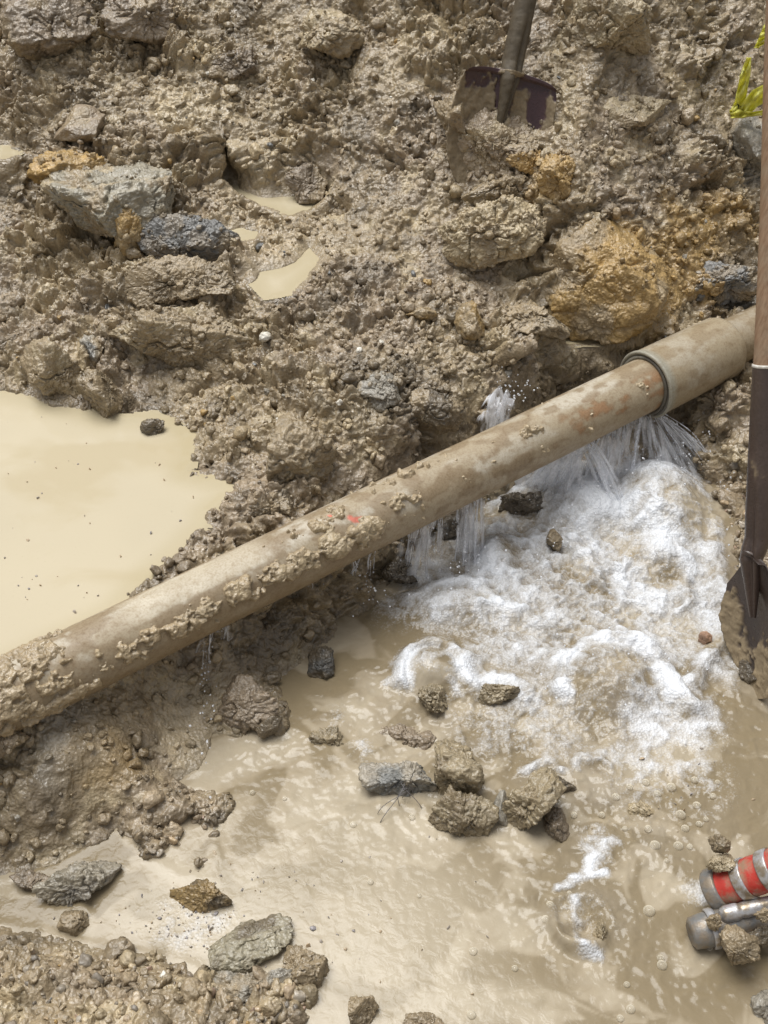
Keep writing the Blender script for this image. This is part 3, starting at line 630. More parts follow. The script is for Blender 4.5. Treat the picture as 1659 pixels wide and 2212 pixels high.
# ------------------------------------------------------------------ pipe
def proj(p):
    r_ = np.asarray(p) - CAM; d_ = r_ @ cF; return np.array([829.5 + FW * (r_ @ cR) / d_, 1106 - FW * (r_ @ cU) / d_])
PA = at(0, 1511, .2); PB = at(1400, 828, .2); PU = (PB - PA) / np.linalg.norm(PB - PA)
def axis_at(px):
    lo, hi = -1.0, 3.0
    for _ in range(40):
        m = (lo + hi) / 2
        if proj(PA + PU * m)[0] < px: lo = m
        else: hi = m
    return lo
PR = .5 * (px2m(60.5, PA + PU * axis_at(1300)) + px2m(75.5, PA + PU * axis_at(210)))
FR = np.stack([PU, np.cross([0, 0, 1.0], PU), [0, 0, 1.0]], 1)       # columns: along, behind (away from camera), up
FR[:, 1] /= np.linalg.norm(FR[:, 1])
s_l, s_c, s_e = axis_at(-330) - .55, axis_at(1392), axis_at(1562)
pipe = tag(empty('water_pipe', PA + PU * s_l), 'muddy cream water pipe leaking along its underside across the pit', 'pipe')
def pipe_part(name, V, F, col, mat, parent=None):
    """V in pipe frame: x from PA along the axis"""
    Wd = V @ FR.T + PA - (PA + PU * s_l); me = mesh_np(name, Wd, F); attr(me, 'Col', np.clip(col, .02, .85)); return link(name, me, mat, parent or pipe)
t = NT('pipe_surface'); p = t.geo(); c = t.attr('Col', True); n1 = t.noise(70, 6, .65, p); n2 = t.noise(260, 4, .6, p)
c = t.mix(t.rng(n2, .45, .72, 0, .5), c, t.mix(1, c, (.55, .45, .34), 'MULTIPLY')); c = t.mix(t.rng(n1, .5, .7, 0, .55), c, t.mix(1, c, (.66, .56, .44), 'MULTIPLY'))
M_pipe = t.prin(c, t.rng(n1, .3, .7, .38, .68), t.bump(t.math('ADD', n1, t.math('MULTIPLY', n2, .4)), .35, .003), .45)
def pipe_cols(V, pale=1.0):
    ang = np.arctan2(V[:, 1], V[:, 2]); Q = V * np.array([1, 1, 1]) + 5
    a = fbm(Q * np.array([9, 22, 22]), 4, 801); b = fbm(Q * np.array([28, 50, 50]), 4, 811); e = fbm(Q * 14, 3, 821)
    c = np.tile(np.array((.36, .295, .20)), (len(V), 1))
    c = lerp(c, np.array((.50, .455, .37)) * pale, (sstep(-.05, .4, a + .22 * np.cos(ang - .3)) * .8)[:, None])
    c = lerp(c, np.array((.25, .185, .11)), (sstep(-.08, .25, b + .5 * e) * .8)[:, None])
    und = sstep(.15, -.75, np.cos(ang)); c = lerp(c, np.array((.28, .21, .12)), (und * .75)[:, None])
    return c, a, b, e
def px_s(s):  # photo x for axial coordinate
    return np.array([proj(PA + PU * v)[0] for v in s])
nb, nseg = 900, 128
sx = np.linspace(s_l, s_c + .03, nb); V, F = lathe(np.stack([sx, np.full(nb, PR)], 1), nseg)
ang = np.arctan2(-V[:, 1], V[:, 2])              # 0 = top, positive towards the camera
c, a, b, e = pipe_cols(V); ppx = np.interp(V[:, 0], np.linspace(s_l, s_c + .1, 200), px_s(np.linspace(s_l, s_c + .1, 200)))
c = lerp(c, np.array((.275, .21, .13)), (sstep(1000, 400, ppx) * sstep(-.25, .15, b + .5 * a + .5 * sstep(.5, 1.2, ang)) * .75)[:, None])
c = lerp(c, np.array((.36, .17, .07)), (sstep(1120, 1250, ppx) * sstep(.0, .35, b + e * .6) * sstep(.2, .7, ang) * sstep(2.4, 1.6, ang) * .5)[:, None])
clean = sstep(250, 330, ppx) * sstep(600, 540, ppx) * sstep(.60, .5, np.abs(ang + .02 + .12 * a)); c = lerp(c, np.array((.60, .54, .42)), (clean * .6)[:, None])
for mx_, ma_, mr in ((748, .55, 9), (757, .62, 8), (712, .1, 8), (742, .42, 6)):
    rd = np.hypot((ppx - mx_) / mr, (ang - ma_) / .10) + .6 * b; c = lerp(c, np.array((.62, .16, .11)), ((1 - sstep(.6, 1.1, rd)) * .85)[:, None])
V[:, 1:] *= (1 + .012 * a + .006 * b)[:, None]
pipe_part('pipe_barrel', V, F, c, M_pipe)
# coupling sleeve with a wide bell mouth
R_ = PR; L_ = s_e - s_c
prof = [(s_c + .014, 1.12 * R_), (s_c, 1.20 * R_), (s_c, 1.285 * R_), (s_c + .003, 1.31 * R_), (s_c + .007, 1.308 * R_), (s_c + .010, 1.275 * R_)] + [(s_c + .026 + (L_ - .04) * q, (1.27 - .03 * q) * R_) for q in np.linspace(0, 1, 60)] + [(s_e - .006, 1.2 * R_), (s_e, 1.12 * R_), (s_e, .9 * R_)]
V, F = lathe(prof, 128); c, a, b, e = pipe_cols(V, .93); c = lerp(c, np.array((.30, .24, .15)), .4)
lipm = sstep(s_c + .022, s_c + .018, V[:, 0]); c = lerp(c, np.array((.34, .33, .27)), lipm[:, None] * .85); V[:, 1:] *= (1 + .010 * a)[:, None]
pipe_part('coupling_sleeve', V, F, c, M_pipe)
g = MB(); th = np.linspace(0, 2 * math.pi, 97)
for rr_, xx, mr in ((1.15, .004, .005), (1.06, -.002, .004)):
    g.tube(np.stack([np.full(97, s_c + xx) + .006 * np.sin(th), rr_ * R_ * np.cos(th), rr_ * R_ * np.sin(th)], 1), mr, 12, False)
V = np.concatenate(g.V); F = np.concatenate(g.F); c = np.tile(np.array((.10, .09, .07)), (len(V), 1)); c = lerp(c, np.array((.22, .205, .165)), sstep(0, .4, fbm(V * 30, 3, 5))[:, None])
pipe_part('gasket_ring', V, F, c, M_pipe)
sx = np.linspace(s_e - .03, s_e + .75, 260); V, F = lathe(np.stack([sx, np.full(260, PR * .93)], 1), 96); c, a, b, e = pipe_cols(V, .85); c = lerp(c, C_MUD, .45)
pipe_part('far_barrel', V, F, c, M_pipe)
# mud stuck to the pipe
nb, nseg = 1100, 190
sx = np.linspace(s_l, s_c + .0, nb); th = np.linspace(-1.35, 2.05, nseg)      # measured from the top towards the camera
S_, T_ = np.meshgrid(sx, th, indexing='ij'); V = np.stack([S_.ravel(), -np.sin(T_.ravel()), np.cos(T_.ravel())], 1); an = T_.ravel()
Q = np.stack([V[:, 0], V[:, 1] * PR, V[:, 2] * PR], 1); ppx = np.interp(V[:, 0], np.linspace(s_l, s_c + .1, 200), px_s(np.linspace(s_l, s_c + .1, 200)))
mk = np.zeros(len(V))
def patch(x0, x1, a0, a1, s, sx_=60, sa=.35):
    global mk
    mk = np.maximum(mk, s * sstep(x0 - sx_, x0 + sx_, ppx) * sstep(x1 + sx_, x1 - sx_, ppx) * sstep(a0 - sa, a0 + sa, an) * sstep(a1 + sa, a1 - sa, an))
patch(-600, 170, -.9, 2.0, 1.0, 60, .4); patch(200, 490, .62, 1.45, 1.02, 70, .45); patch(430, 810, .55, 1.42, .98, 60, .45); patch(590, 760, -.3, .5, .75, 40, .35); patch(760, 900, .35, .95, .6, 40, .25); patch(800, 960, -.5, .1, .7, 40, .25); patch(1100, 1165, .15, .7, .75, 22, .2); patch(330, 1300, .1, 1.5, .22, 60, .3); patch(950, 1380, .1, 1.2, .25, 40, .3)
nz = fbm(Q * 26, 4, 830); nz2 = fbm(Q * 70, 3, 834); cov = sstep(.34, .74, mk * .80 + .50 * nz + .50 * nz2)
thk = cov * (.002 + (.005 + .011 * sstep(150, 350, ppx)) * clumps(Q, .034, 840, .0, .5, .75) * (.3 + .7 * sstep(.5, 1, mk)) + .005 * clumps(Q, .014, 842, .1, .5, .6) + .003 * nz2) - (1 - cov) * .006
Wv = np.stack([V[:, 0], V[:, 1] * (PR + thk), V[:, 2] * (PR + thk)], 1)
F = grid_faces(nb, nseg)[:, ::-1]; keep = (thk > -.004)[F].any(1); F = F[keep]; used = np.unique(F); rm = np.full(len(V), -1); rm[used] = np.arange(len(used))
c = C_MUD * 1.12 * (1 + .3 * nz2[:, None]); c = lerp(c, C_TAN, sstep(0, .4, nz)[:, None] * .5)
pipe_part('mud_crust', Wv[used], rm[F], c[used], M_clod)['kind'] = 'stuff'
clod(216, 1360, 24, 26, 'round dark pebble stuck on the lower left stretch of the pipe', (.16,.15,.13), cat='pebble', name='round_pebble', seed=91, z=.2 + PR * .72, crumble=.1, up=.2, group=None)

# ------------------------------------------------------------------ shovels
t = NT('shovel_steel'); p = t.geo(); c = t.attr('Col', True); n1 = t.noise(60, 6, .65, p); n2 = t.noise(200, 4, .6, p); md = t.attr('mud')
M_steel = t.prin(t.mix(t.rng(n2, .4, .7, 0, .4), c, t.mix(1, c, (.5, .45, .4), 'MULTIPLY')), t.math('ADD', t.rng(n1, .3, .7, .22, .42), t.math('MULTIPLY', md, .3)), t.bump(t.math('ADD', n1, n2), .25, .003), .5)
t = NT('ash_wood'); p = t.obj(); sc_ = t.n('ShaderNodeMapping'); t.l(p, sc_.inputs[0]); sc_.inputs['Scale'].default_value = (1, 1, .06)
n1 = t.noise(220, 5, .6, sc_.outputs[0]); n2 = t.noise(18, 4, .6, p); c = t.mix(t.rng(n1, .35, .65, 0, 1), (.36, .24, .155), (.24, .145, .085)); c = t.mix(t.rng(n2, .48, .7, 0, .5), c, (.33, .28, .2))
M_wood = t.prin(c, .55, t.bump(n1, .3, .002), .4)
t = NT('pale_rim_metal'); M_rim = t.prin(t.mix(t.rng(t.noise(120, 4, .6, t.obj()), .4, .65, 0, 1), (.62, .60, .55), (.4, .36, .3)), .45)
def shovel(origin, axis, front, label, steel, mudcol, mud_level, mud_noise, wood=True, length=1.15, blade_len=.29, width=.235, seed=1, neck=.78, sock=.24):
    z_ = np.asarray(axis, float); z_ /= np.linalg.norm(z_); f_ = np.asarray(front, float); f_ -= z_ * (f_ @ z_); f_ /= np.linalg.norm(f_)
    y_ = -f_; x_ = np.cross(y_, z_); Rm = np.stack([x_, y_, z_], 1)
    root = tag(empty('shovel', origin), label, 'shovel')
    def put(name, V, F, col, mud, mat): 
        me = mesh_np(name, V @ Rm.T, F); attr(me, 'Col', np.clip(col, .01, .8)); attr(me, 'mud', mud); return link(name, me, mat, root)
    nu, nv = 90, 130; u = np.linspace(-1, 1, nu); v = np.linspace(0, 1, nv); Uu, Vv = np.meshgrid(u, v, indexing='xy')
    wv = np.interp(v, [0, .03, .1, .3, .55, .72, .85, .94, .985, 1], [neck, lerp(neck, 1, .5 if neck > .5 else .10), lerp(neck, 1, .75 if neck > .5 else .30), 1.0 if neck > .5 else .82, .97, .86, .64, .38, .16, .02]) * width / 2
    xx = Uu * wv[:, None]; zz = -Vv * blade_len - .012 * np.abs(Uu) ** 3 * (1 - Vv)
    yy = -.034 * (np.abs(xx) / (width / 2)) ** 2 + .022 * np.sin(Vv * 2.6) - .020 * np.exp(-(xx / .022) ** 2) * sstep(.55, 0, Vv)
    front_V = np.stack([xx.ravel(), yy.ravel(), zz.ravel()], 1)
    rim = (Vv < .035) * .010; front_V[:, 1] -= rim.ravel()
    def mudf(Q): 
        n_ = fbm(Q * np.array([26, 26, 13]) + seed * 3, 4, 900 + seed); n2_ = fbm(Q * 80 + seed, 3, 905); return sstep(-.08, .08, mud_noise * n_ + .25 * n2_ + mud_level(Q)), n_, n2_
    m_, n_, n2_ = mudf(front_V); front_V[:, 1] -= m_ * (.0025 + .004 * np.clip(n2_ + .3, 0, 1))
    back = np.stack([xx.ravel(), yy.ravel() + .003, zz.ravel()], 1)
    Fg = grid_faces(nv, nu); N_ = nv * nu; bd = np.concatenate([np.arange(nu), np.arange(nu - 1, N_, nu)[1:], np.arange(N_ - 1, N_ - nu - 1, -1)[1:], np.arange(N_ - nu, -1, -nu)[1:]]); b2 = np.roll(bd, -1)
    F = np.concatenate([Fg[:, ::-1][:, ::-1], Fg[:, ::-1] + N_, np.stack([bd, bd + N_, b2 + N_, b2], 1)])
    col = lerp(np.asarray(steel) * (1 + .4 * n_[:, None]), np.asarray(mudcol) * (1 + .25 * n2_[:, None]), m_[:, None])
    put('blade', np.concatenate([front_V, back]), F, np.concatenate([col, col]), np.concatenate([m_, m_]), M_steel)
    zs = np.linspace(-.13, sock, 140); rad = np.interp(zs, [-.13, -.05, .0, .06, sock], [.006, .016, .0225, .0235, .0205]); V, F = lathe(np.stack([zs, rad], 1), 40); V = V[:, [1, 2, 0]]
    V[:, 1] += np.interp(V[:, 2], [-.13, -.02, .02], [-.004, -.012, 0]); ag = np.arctan2(V[:, 0], -V[:, 1])
    seam = np.exp(-((ag - .5) / .22) ** 2) * sstep(.16, .02, V[:, 2]); V[:, :2] *= (1 - .35 * seam)[:, None]
    m_, n_, n2_ = mudf(V + 2); V[:, :2] *= (1 + m_ * .06 * (1 + n2_))[:, None]
    col = lerp(np.asarray(steel) * 1.2 * (1 + .4 * n_[:, None]), np.asarray(mudcol) * (1 if wood else .38) * (1 + .25 * n2_[:, None]), m_[:, None]); put('socket', V, F, col, m_, M_steel)
    zs = np.linspace(sock - .005, length, 160); rad = .0188 + .0012 * np.sin(zs * 9); V, F = lathe(np.stack([zs, rad], 1), 36); V = V[:, [1, 2, 0]]
    if wood: put('handle', V, F, np.tile((.3, .2, .12), (len(V), 1)), np.zeros(len(V)), M_wood)
    else:
        n_ = fbm(V * np.array([40, 40, 18]), 4, 930); V[:, :2] *= (.84 + .35 * np.clip(n_ + .1, 0, 1))[:, None]; put('handle', V, F, np.asarray(mudcol) * .36 * (1 + .4 * n_[:, None]), np.ones(len(V)), M_steel)
    g_ = MB(); g_.tube(np.stack([np.zeros(7), np.zeros(7), np.linspace(sock - .004, sock + .002, 7)], 1), np.array([.0195, .0212, .0215, .0216, .0215, .0212, .0195]), 40)
    V = np.concatenate(g_.V); put('ferrule', V, np.concatenate(g_.F), np.tile((.6, .57, .5), (len(V), 1)), np.zeros(len(V)), M_rim if wood else M_steel)
    return root
TIP = at(1624, 1502, .0); TOPP = at_y(1672, 300, TIP[1] + .42); ax_ = TOPP - TIP; ax_ /= np.linalg.norm(ax_)
shovel(TIP + ax_ * .285, ax_, np.array([-.985, -.19, .12]), 'wooden handled shovel standing in the foamy pool at the right edge', (.062, .044, .036), C_MUD * 1.2, lambda Q: np.where(Q[:, 2] > .5, -.3 + .0 * Q[:, 2], sstep(-.10, -.24, Q[:, 2] - .55 * np.abs(Q[:, 0]) ) * .62 - .42), .6, seed=2, neck=.18, sock=.325, width=.215)
hb = hit(1106, 180); tb = at(1146, -10, hb[2] + .135); a2 = tb - hb; a2 /= np.linalg.norm(a2)
shovel(hb + np.array([-.012, -.062, .050]), np.array([a2[0] - .01, .46, .88]), np.array([.10, -.88, .42]), 'mud caked shovel half buried in the upper bank', (.070, .036, .040), C_MUD * .95, lambda Q: np.where(Q[:, 2] > .5, .45, sstep(-.10, -.20, Q[:, 2]) * .9 + .04), 1.1, wood=False, seed=5)
clod(1068, 318, 235, 100, 'heap of pale mud covering the tip of the buried shovel', C_PUR * 1.12, seed=93, up=.40, col2=C_TAN, grain=.03)

clod(985, 262, 95, 120, 'mud lump pressed against the left edge of the buried shovel', C_MUD, seed=92, up=.35, col2=C_PUR)
# ------------------------------------------------------------------ yellow tape
t = NT('yellow_tape'); p = t.obj(); n1 = t.noise(26, 4, .6, p); n2 = t.noise(70, 3, .6, p); c = t.mix(t.rng(n2, .4, .7, 0, .5), (.86, .84, .20), (.88, .87, .45))
c = t.mix(t.rng(n1, .66, .68, 0, .93), c, (.02, .02, .02)); c = t.mix(t.rng(t.noise(45, 3, .6, p), .6, .7, 0, .5), c, C_MUD.tolist() and tuple(C_MUD))
t.prin(c, .35, t.bump(n2, .3, .003), .5); tl = t.n('ShaderNodeBsdfTranslucent'); t.l(c, tl.inputs[0]); mx = t.n('ShaderNodeMixShader'); mx.inputs[0].default_value = .5
t.l(t.bsdf.outputs[0], mx.inputs[1]); t.l(tl.outputs[0], mx.inputs[2]); t.l(mx.outputs[0], t.out.inputs['Surface']); M_tape = t.m
hq = hit(1620, 250); tape = tag(empty('warning_tape', hq), 'crumpled yellow plastic tape knotted at the upper right edge', 'tape')
def ribbon(name, L_px, R_px, dy, seed):
    n = 40; tt = np.linspace(0, 1, n); Lp = np.array(L_px, float); Rp = np.array(R_px, float); ti_ = np.linspace(0, 1, len(Lp))
    pts = []
    for k in range(n):
        l = np.array([np.interp(tt[k], ti_, Lp[:, i]) for i in (0, 1)]); r_ = np.array([np.interp(tt[k], ti_, Rp[:, i]) for i in (0, 1)])
        for j in range(14):
            q = l + (r_ - l) * j / 13; yy = hq[1] - dy + .007 * math.sin(j * .8 + seed + k * .16) + .008 * math.sin(k * .5 + seed * 2 + j * .3); pts.append(at_y(q[0], q[1], yy) - hq)
    me = mesh_np(name, np.array(pts), grid_faces(n, 14)); o = link(name, me, M_tape, tape); md = o.modifiers.new('s', 'SOLIDIFY'); md.thickness = .0012
ribbon('tape_strip', [(1650,55),(1640,80),(1628,104)], [(1700,30),(1672,80),(1638,104)], .05, 1)
ribbon('tape_strip', [(1614,124),(1598,165),(1588,215),(1578,240)], [(1622,124),(1620,165),(1612,210),(1600,250)], .07, 2)
ribbon('tape_strip', [(1600,228),(1625,196),(1660,178),(1720,160)], [(1612,252),(1634,232),(1664,214),(1720,210)], .08, 4)
ribbon('tape_strip', [(1576,238),(1600,236),(1625,242),(1665,236)], [(1578,254),(1603,256),(1622,252),(1665,246)], .085, 6)

# ------------------------------------------------------------------ discharge hose and its fitting
def simple(name, fn): 
    t_ = NT(name); return fn(t_)
M_red = simple('red_hose', lambda t: t.prin(t.mix(t.rng(t.noise(40, 5, .65, t.obj()), .42, .62, 0, .85), (.46, .04, .028), (.27, .20, .13)), t.rng(t.noise(90, 3, .6, t.obj()), .3, .7, .28, .6), t.bump(t.noise(300, 3, .6, t.obj()), .3, .002), .5))
M_band = simple('steel_band', lambda t: t.prin(t.mix(t.rng(t.noise(50, 4, .6, t.obj()), .42, .60, 0, .92), (.50, .50, .51), (.27, .21, .135)), t.rng(t.noise(80, 3, .6, t.obj()), .3, .7, .25, .5), t.bump(t.noise(200, 3, .6, t.obj()), .2, .002), .5, .55))
M_grey = simple('grey_cast_metal', lambda t: t.prin(t.mix(t.rng(t.noise(45, 5, .6, t.obj()), .38, .58, 0, .9), (.22, .22, .215), (.26, .205, .145)), t.rng(t.noise(90, 3, .6, t.obj()), .3, .7, .3, .55), t.bump(t.noise(160, 4, .6, t.obj()), .35, .003), .5, .35))
def frame(u):
    u = np.asarray(u, float) / np.linalg.norm(u); b_ = np.cross([0, 0, 1.0], u); b_ /= np.linalg.norm(b_); return np.stack([u, b_, np.cross(u, b_)], 1)
def lpart(name, prof, seg, mat, parent, FRm, parent_loc, base_loc, smooth=True):
    V, F = lathe(prof, seg); V = V @ FRm.T + np.asarray(base_loc) - np.asarray(parent_loc); return link(name, mesh_np(name, V, F, smooth), mat, parent)
h0 = at(1548, 1922, .045); h1 = at(1740, 1850, .15); HF = frame(h1 - h0); hr = px2m(43, h0)
hose = tag(empty('discharge_hose', h0), 'red hose end with silver clamp bands lying in the pool', 'hose')
lpart('hose_body', [(.004, hr * .7), (.004, hr * .93)] + [(x_, hr * (.95 + .015 * math.sin(x_ * 300))) for x_ in np.linspace(.008, .55, 120)], 64, M_red, hose, HF, h0, h0)
for x0, wd in ((.040, .017), (.083, .018), (.132, .016)):
    lpart('clamp_band', [(x0, hr * .95), (x0, hr * 1.015), (x0 + .002, hr * 1.035), (x0 + wd - .002, hr * 1.035), (x0 + wd, hr * 1.015), (x0 + wd, hr * .95)], 64, M_band, hose, HF, h0, h0)
lpart('end_ring', [(.02, hr * .72), (-.006, hr * .74), (-.009, hr * .82), (-.009, hr * 1.06), (-.006, hr * 1.11), (.010, hr * 1.12), (.013, hr * 1.07), (.013, hr * .96)], 72, M_grey, hose, HF, h0, h0)
f0 = at(1537, 2006, .028); f1 = at(1720, 1960, .05); FFm = frame(f1 - f0); fr = px2m(40, f0)
fit = tag(empty('hose_fitting', f0), 'grey metal hose fitting with two lever arms beside the red hose', 'hose fitting')
lpart('fitting_body', [(-.028, .2 * fr), (-.034, .6 * fr), (-.030, .84 * fr), (-.012, .92 * fr), (0, .94 * fr), (.03, .9 * fr), (.06, .62 * fr), (.30, .58 * fr)], 56, M_grey, fit, FFm, f0, f0)
lpart('rim_ring', [(-.002, .9 * fr), (-.005, 1.0 * fr), (-.004, 1.07 * fr), (.004, 1.09 * fr), (.008, 1.04 * fr), (.008, .9 * fr)], 64, M_band, fit, FFm, f0, f0)
for (a0, b0, z0), (a1, b1, z1), rad in (((1556, 1978, .058), (1720, 1938, .075), .0125), ((1565, 2042, .025), (1720, 2005, .04), .0115)):
    q0 = at(a0, b0, z0); q1 = at(a1, b1, z1); g = MB(); tt = np.linspace(0, 1, 40)[:, None]; pts = q0 + (q1 - q0) * tt - f0
    rr_ = np.interp(tt[:, 0], [0, .04, .1, .22, .26, .3, 1], [.6, 1, 1.05, 1.05, .85, .95, .95]) * rad; g.tube(pts, rr_, 20)
    link('lever_arm', g.mesh('lever_arm'), M_band, fit)
clod(1553, 1822, 42, 40, 'upper little mud clod on the end of the red hose', C_MUD * .95, seed=94, z=.115, up=.0, group='mud clods')
clod(1555, 1858, 72, 40, 'lower mud clod lying on the red hose end', C_TAN * .85, seed=95, z=.098, up=.0)
clod(1638, 1888, 48, 46, 'mud splat stuck to the red hose between the bands', C_MUD, seed=96, z=.098, up=.1)
clod(1592, 2040, 84, 72, 'mud clod packed on the grey hose fitting', C_MUD * .92, seed=97, z=.055, up=.0)
clod(1546, 1985, 26, 40, 'tiny mud lump on the rim of the grey fitting', C_MUD, seed=98, z=.07, up=.0)
clod(1650, 2022, 60, 50, 'brown mud between the lever arms of the fitting', C_DARK * 1.1, seed=99, z=.045, up=.0)
clod(1650, 1972, 40, 34, 'mud dab on the upper lever arm at the right edge', C_MUD, seed=90, z=.09, up=.0)

# ------------------------------------------------------------------ leaking water
t = NT('spraying_water'); st = t.n('ShaderNodeAttribute', attribute_name='flow').outputs['Vector']
mp = t.n('ShaderNodeMapping'); t.l(st, mp.inputs[0]); mp.inputs['Scale'].default_value = (1, .22, 1)
n1 = t.noise(1.0, 2.5, .45, mp.outputs[0], .35); n2 = t.noise(190, 3, .65, t.geo()); dn = t.attr('dens')
t.prin((.93, .94, .97), .35, t.bump(n2, .12, .002), .5); tl = t.n('ShaderNodeBsdfTranslucent'); tl.inputs[0].default_value = (.9, .93, .98, 1); b_ = t.n('ShaderNodeMixShader'); b_.inputs[0].default_value = .4; t.l(t.bsdf.outputs[0], b_.inputs[1]); t.l(tl.outputs[0], b_.inputs[2]); tr = t.n('ShaderNodeBsdfTransparent'); mx = t.n('ShaderNodeMixShader')
al = t.math('ADD', t.math('ADD', t.rng(n1, .3, .7, -.75, .75), t.rng(n2, .3, .7, -.16, .16)), dn); al = t.rng(al, -.05, 1.0, 0, .94)
t.l(al, mx.inputs[0]); t.l(tr.outputs[0], mx.inputs[1]); t.l(b_.outputs[0], mx.inputs[2]); t.l(mx.outputs[0], t.out.inputs['Surface']); M_jet = t.m
t = NT('clear_water_drop'); M_drop = t.prin((.95, .97, 1), .03, None, .6, IOR=1.33, Transmission_Weight=.55)
def under(px, front=.25):
    """a point on the pipe's underside"""
    return PA + PU * axis_at(px) + FR @ np.array([0, -math.sin(math.pi - front) * PR * .98, math.cos(math.pi - front) * PR * .98])
def jet(label, sheets, strands=(), drops=0):
    """sheets: (pipe x0, pipe x1, landing (x, y) at x0, landing at x1, density, streaks per metre, sag); strands: (pipe x, land x, land y, count, radius)"""
    o0 = under(sheets[0][0] if sheets else strands[0][0]); VV = []; FF = []; FL = []; DN = []; k0 = 0; r = np.random.default_rng(len(label) * 7 + len(sheets))
    def put(V, F, fl, dn):
        nonlocal k0
        VV.append(V - o0); FF.append(F + k0); FL.append(fl); DN.append(dn); k0 += len(V)
    for x0, x1, l0, l1, dens_, spm, sag in sheets:
        for lay in range(3):
            n_, m_ = 60, 40; q = np.linspace(0, 1, n_); tt = np.linspace(0, 1, m_); fr_ = .12 + .22 * lay
            A = np.array([under(x0 + (x1 - x0) * v, fr_) for v in q]); e0 = at(*l0, .0); e1 = at(*l1, .0); E = e0 + (e1 - e0) * q[:, None] + np.array([.012, -.016, 0]) * (lay - 1)
            E[:, :2] += .012 * np.stack([vnoise(np.stack([q * 6 + lay * 7, q * 0, q * 0], 1), 5), vnoise(np.stack([q * 6 + lay * 7, q * 0 + 9, q * 0], 1), 6)], 1)
            P = A[:, None] + (E - A)[:, None] * tt[None, :, None]; P[..., 2] = A[:, None, 2] + (E - A)[:, None, 2] * (sag * tt + (1 - sag) * tt ** 2)[None]
            w_ = np.linalg.norm(E[-1] - E[0]) + .01; P[..., :2] += (.004 * vnoise(np.stack([(q[:, None] * 14 + tt * 0).ravel(), (q[:, None] * 0 + tt * 1.5).ravel(), np.full(n_ * m_, lay * 3.3)], 1), 9).reshape(n_, m_) * tt)[..., None]
            fl = np.stack([(q[:, None] * w_ * spm + tt * 0).ravel(), (tt[None] * 9 + q[:, None] * 0).ravel(), np.full(n_ * m_, lay * 11.7 + x0)], 1)
            edge = np.minimum(q, 1 - q); dn = (dens_ * sstep(0, .07, edge)[:, None] - .6 * (1 - sstep(0, .05, edge))[:, None] + .25 * sstep(.7, 1, tt)[None] - .35 * sstep(.3, 0, tt)[None]).ravel()
            put(P.reshape(-1, 3), grid_faces(n_, m_), fl, dn)
    g = MB(); k_ = 0
    for sx_, ex, ey, ns, rad in strands:
        for k in range(ns):
            a = under(sx_ + r.normal() * 5, .05 + .5 * r.random()); e = at(ex + r.normal() * 6, ey + r.normal() * 9, .002); end = r.uniform(.7, 1.0); tt = np.linspace(0, 1, 22) * end
            P = a + (e - a) * tt[:, None]; P[:, 2] = a[2] + (e[2] - a[2]) * (.5 * tt + .5 * tt ** 2)
            P[:, :2] += .0022 * np.sin(tt * r.uniform(5, 14) + r.random() * 6)[:, None] * r.normal(size=2)
            g.tube(P, rad * r.uniform(.4, 1.2) * (.6 + .6 * np.sin(tt * r.uniform(8, 20) + r.random() * 6) ** 2) * np.interp(tt / end, [0, .1, .8, 1], [.5, 1, 1, .2]), 7)
            for _ in range(drops): g.ball(P[r.integers(3, 22)] + r.normal(size=3) * .007, r.uniform(.0007, .0022), 1)
    if g.V:
        V = np.concatenate(g.V); put(V, np.concatenate(g.F), np.stack([V[:, 0] * 150, V[:, 2] * 60, V[:, 1] * 150], 1), np.full(len(V), .62))
    V = np.concatenate(VV); F = np.concatenate(FF); me = mesh_np('water_jet', V, F); at_ = me.attributes.new('flow', 'FLOAT_VECTOR', 'POINT'); at_.data.foreach_set('vector', np.concatenate(FL).astype(np.float32).ravel()); attr(me, 'dens', np.concatenate(DN))
    return tag(link('water_jet', me, M_jet, None, o0), label, 'water jet', 'jets of water leaking from the pipe')
jet('clear fan of water spraying right from under the collar', [(1386, 1402, (1400, 1045), (1568, 1018), .20, 55, .85)], [(1400, 1566, 1016, 3, .0016), (1399, 1545, 1022, 2, .0010), (1396, 1480, 1040, 2, .0010)], 5)
jet('row of white streams falling just left of the collar', [(1285, 1385, (1250, 1085), (1368, 1055), .22, 42, .5)], [(1290 + 22 * k, 1248 + 27 * k, 1070 + 14 * math.sin(k * 1.7), 2, .0030) for k in range(5)], 1)
jet('broad white curtain pouring into the brightest foam', [(1180, 1285, (1120, 1060), (1220, 1075), .58, 42, .5), (1200, 1270, (1150, 1090), (1240, 1105), .25, 42, .5)], [(1200 + 25 * k, 1135 + 26 * k, 1060, 1, .003) for k in range(4)], 2)
jet('slanting white stream crossing towards the centre of foam', [(1248, 1266, (1318, 1105), (1345, 1095), .45, 60, .6)], [(1258, 1325, 1095, 2, .0026)], 1)
jet('pair of thin falling streams by the dark clod', [(985, 1030, (985, 1225), (1030, 1190), .28, 65, .4)], [(1000, 1000, 1255, 2, .0028), (1018, 1022, 1200, 2, .0026)], 1)
jet('thin veil of drips under the middle of the pipe', [(870, 950, (865, 1240), (945, 1225), .05, 65, .4)], [(880, 880, 1240, 4, .0012), (915, 905, 1230, 3, .0014), (945, 940, 1215, 3, .0012)], 2)
jet('small splashing drips left of the veil', [], [(760, 762, 1275, 6, .0012), (800, 790, 1270, 4, .0012)], 3)
jet('beaded dribble falling from the lower left of the pipe', [(415, 480, (408, 1440), (492, 1425), -.02, 65, .4)], [(430, 440, 1500, 3, .0013), (470, 490, 1440, 3, .0013)], 5)
jet('short drip beneath the mud coated stretch', [], [(665, 672, 1310, 5, .0012)], 3)
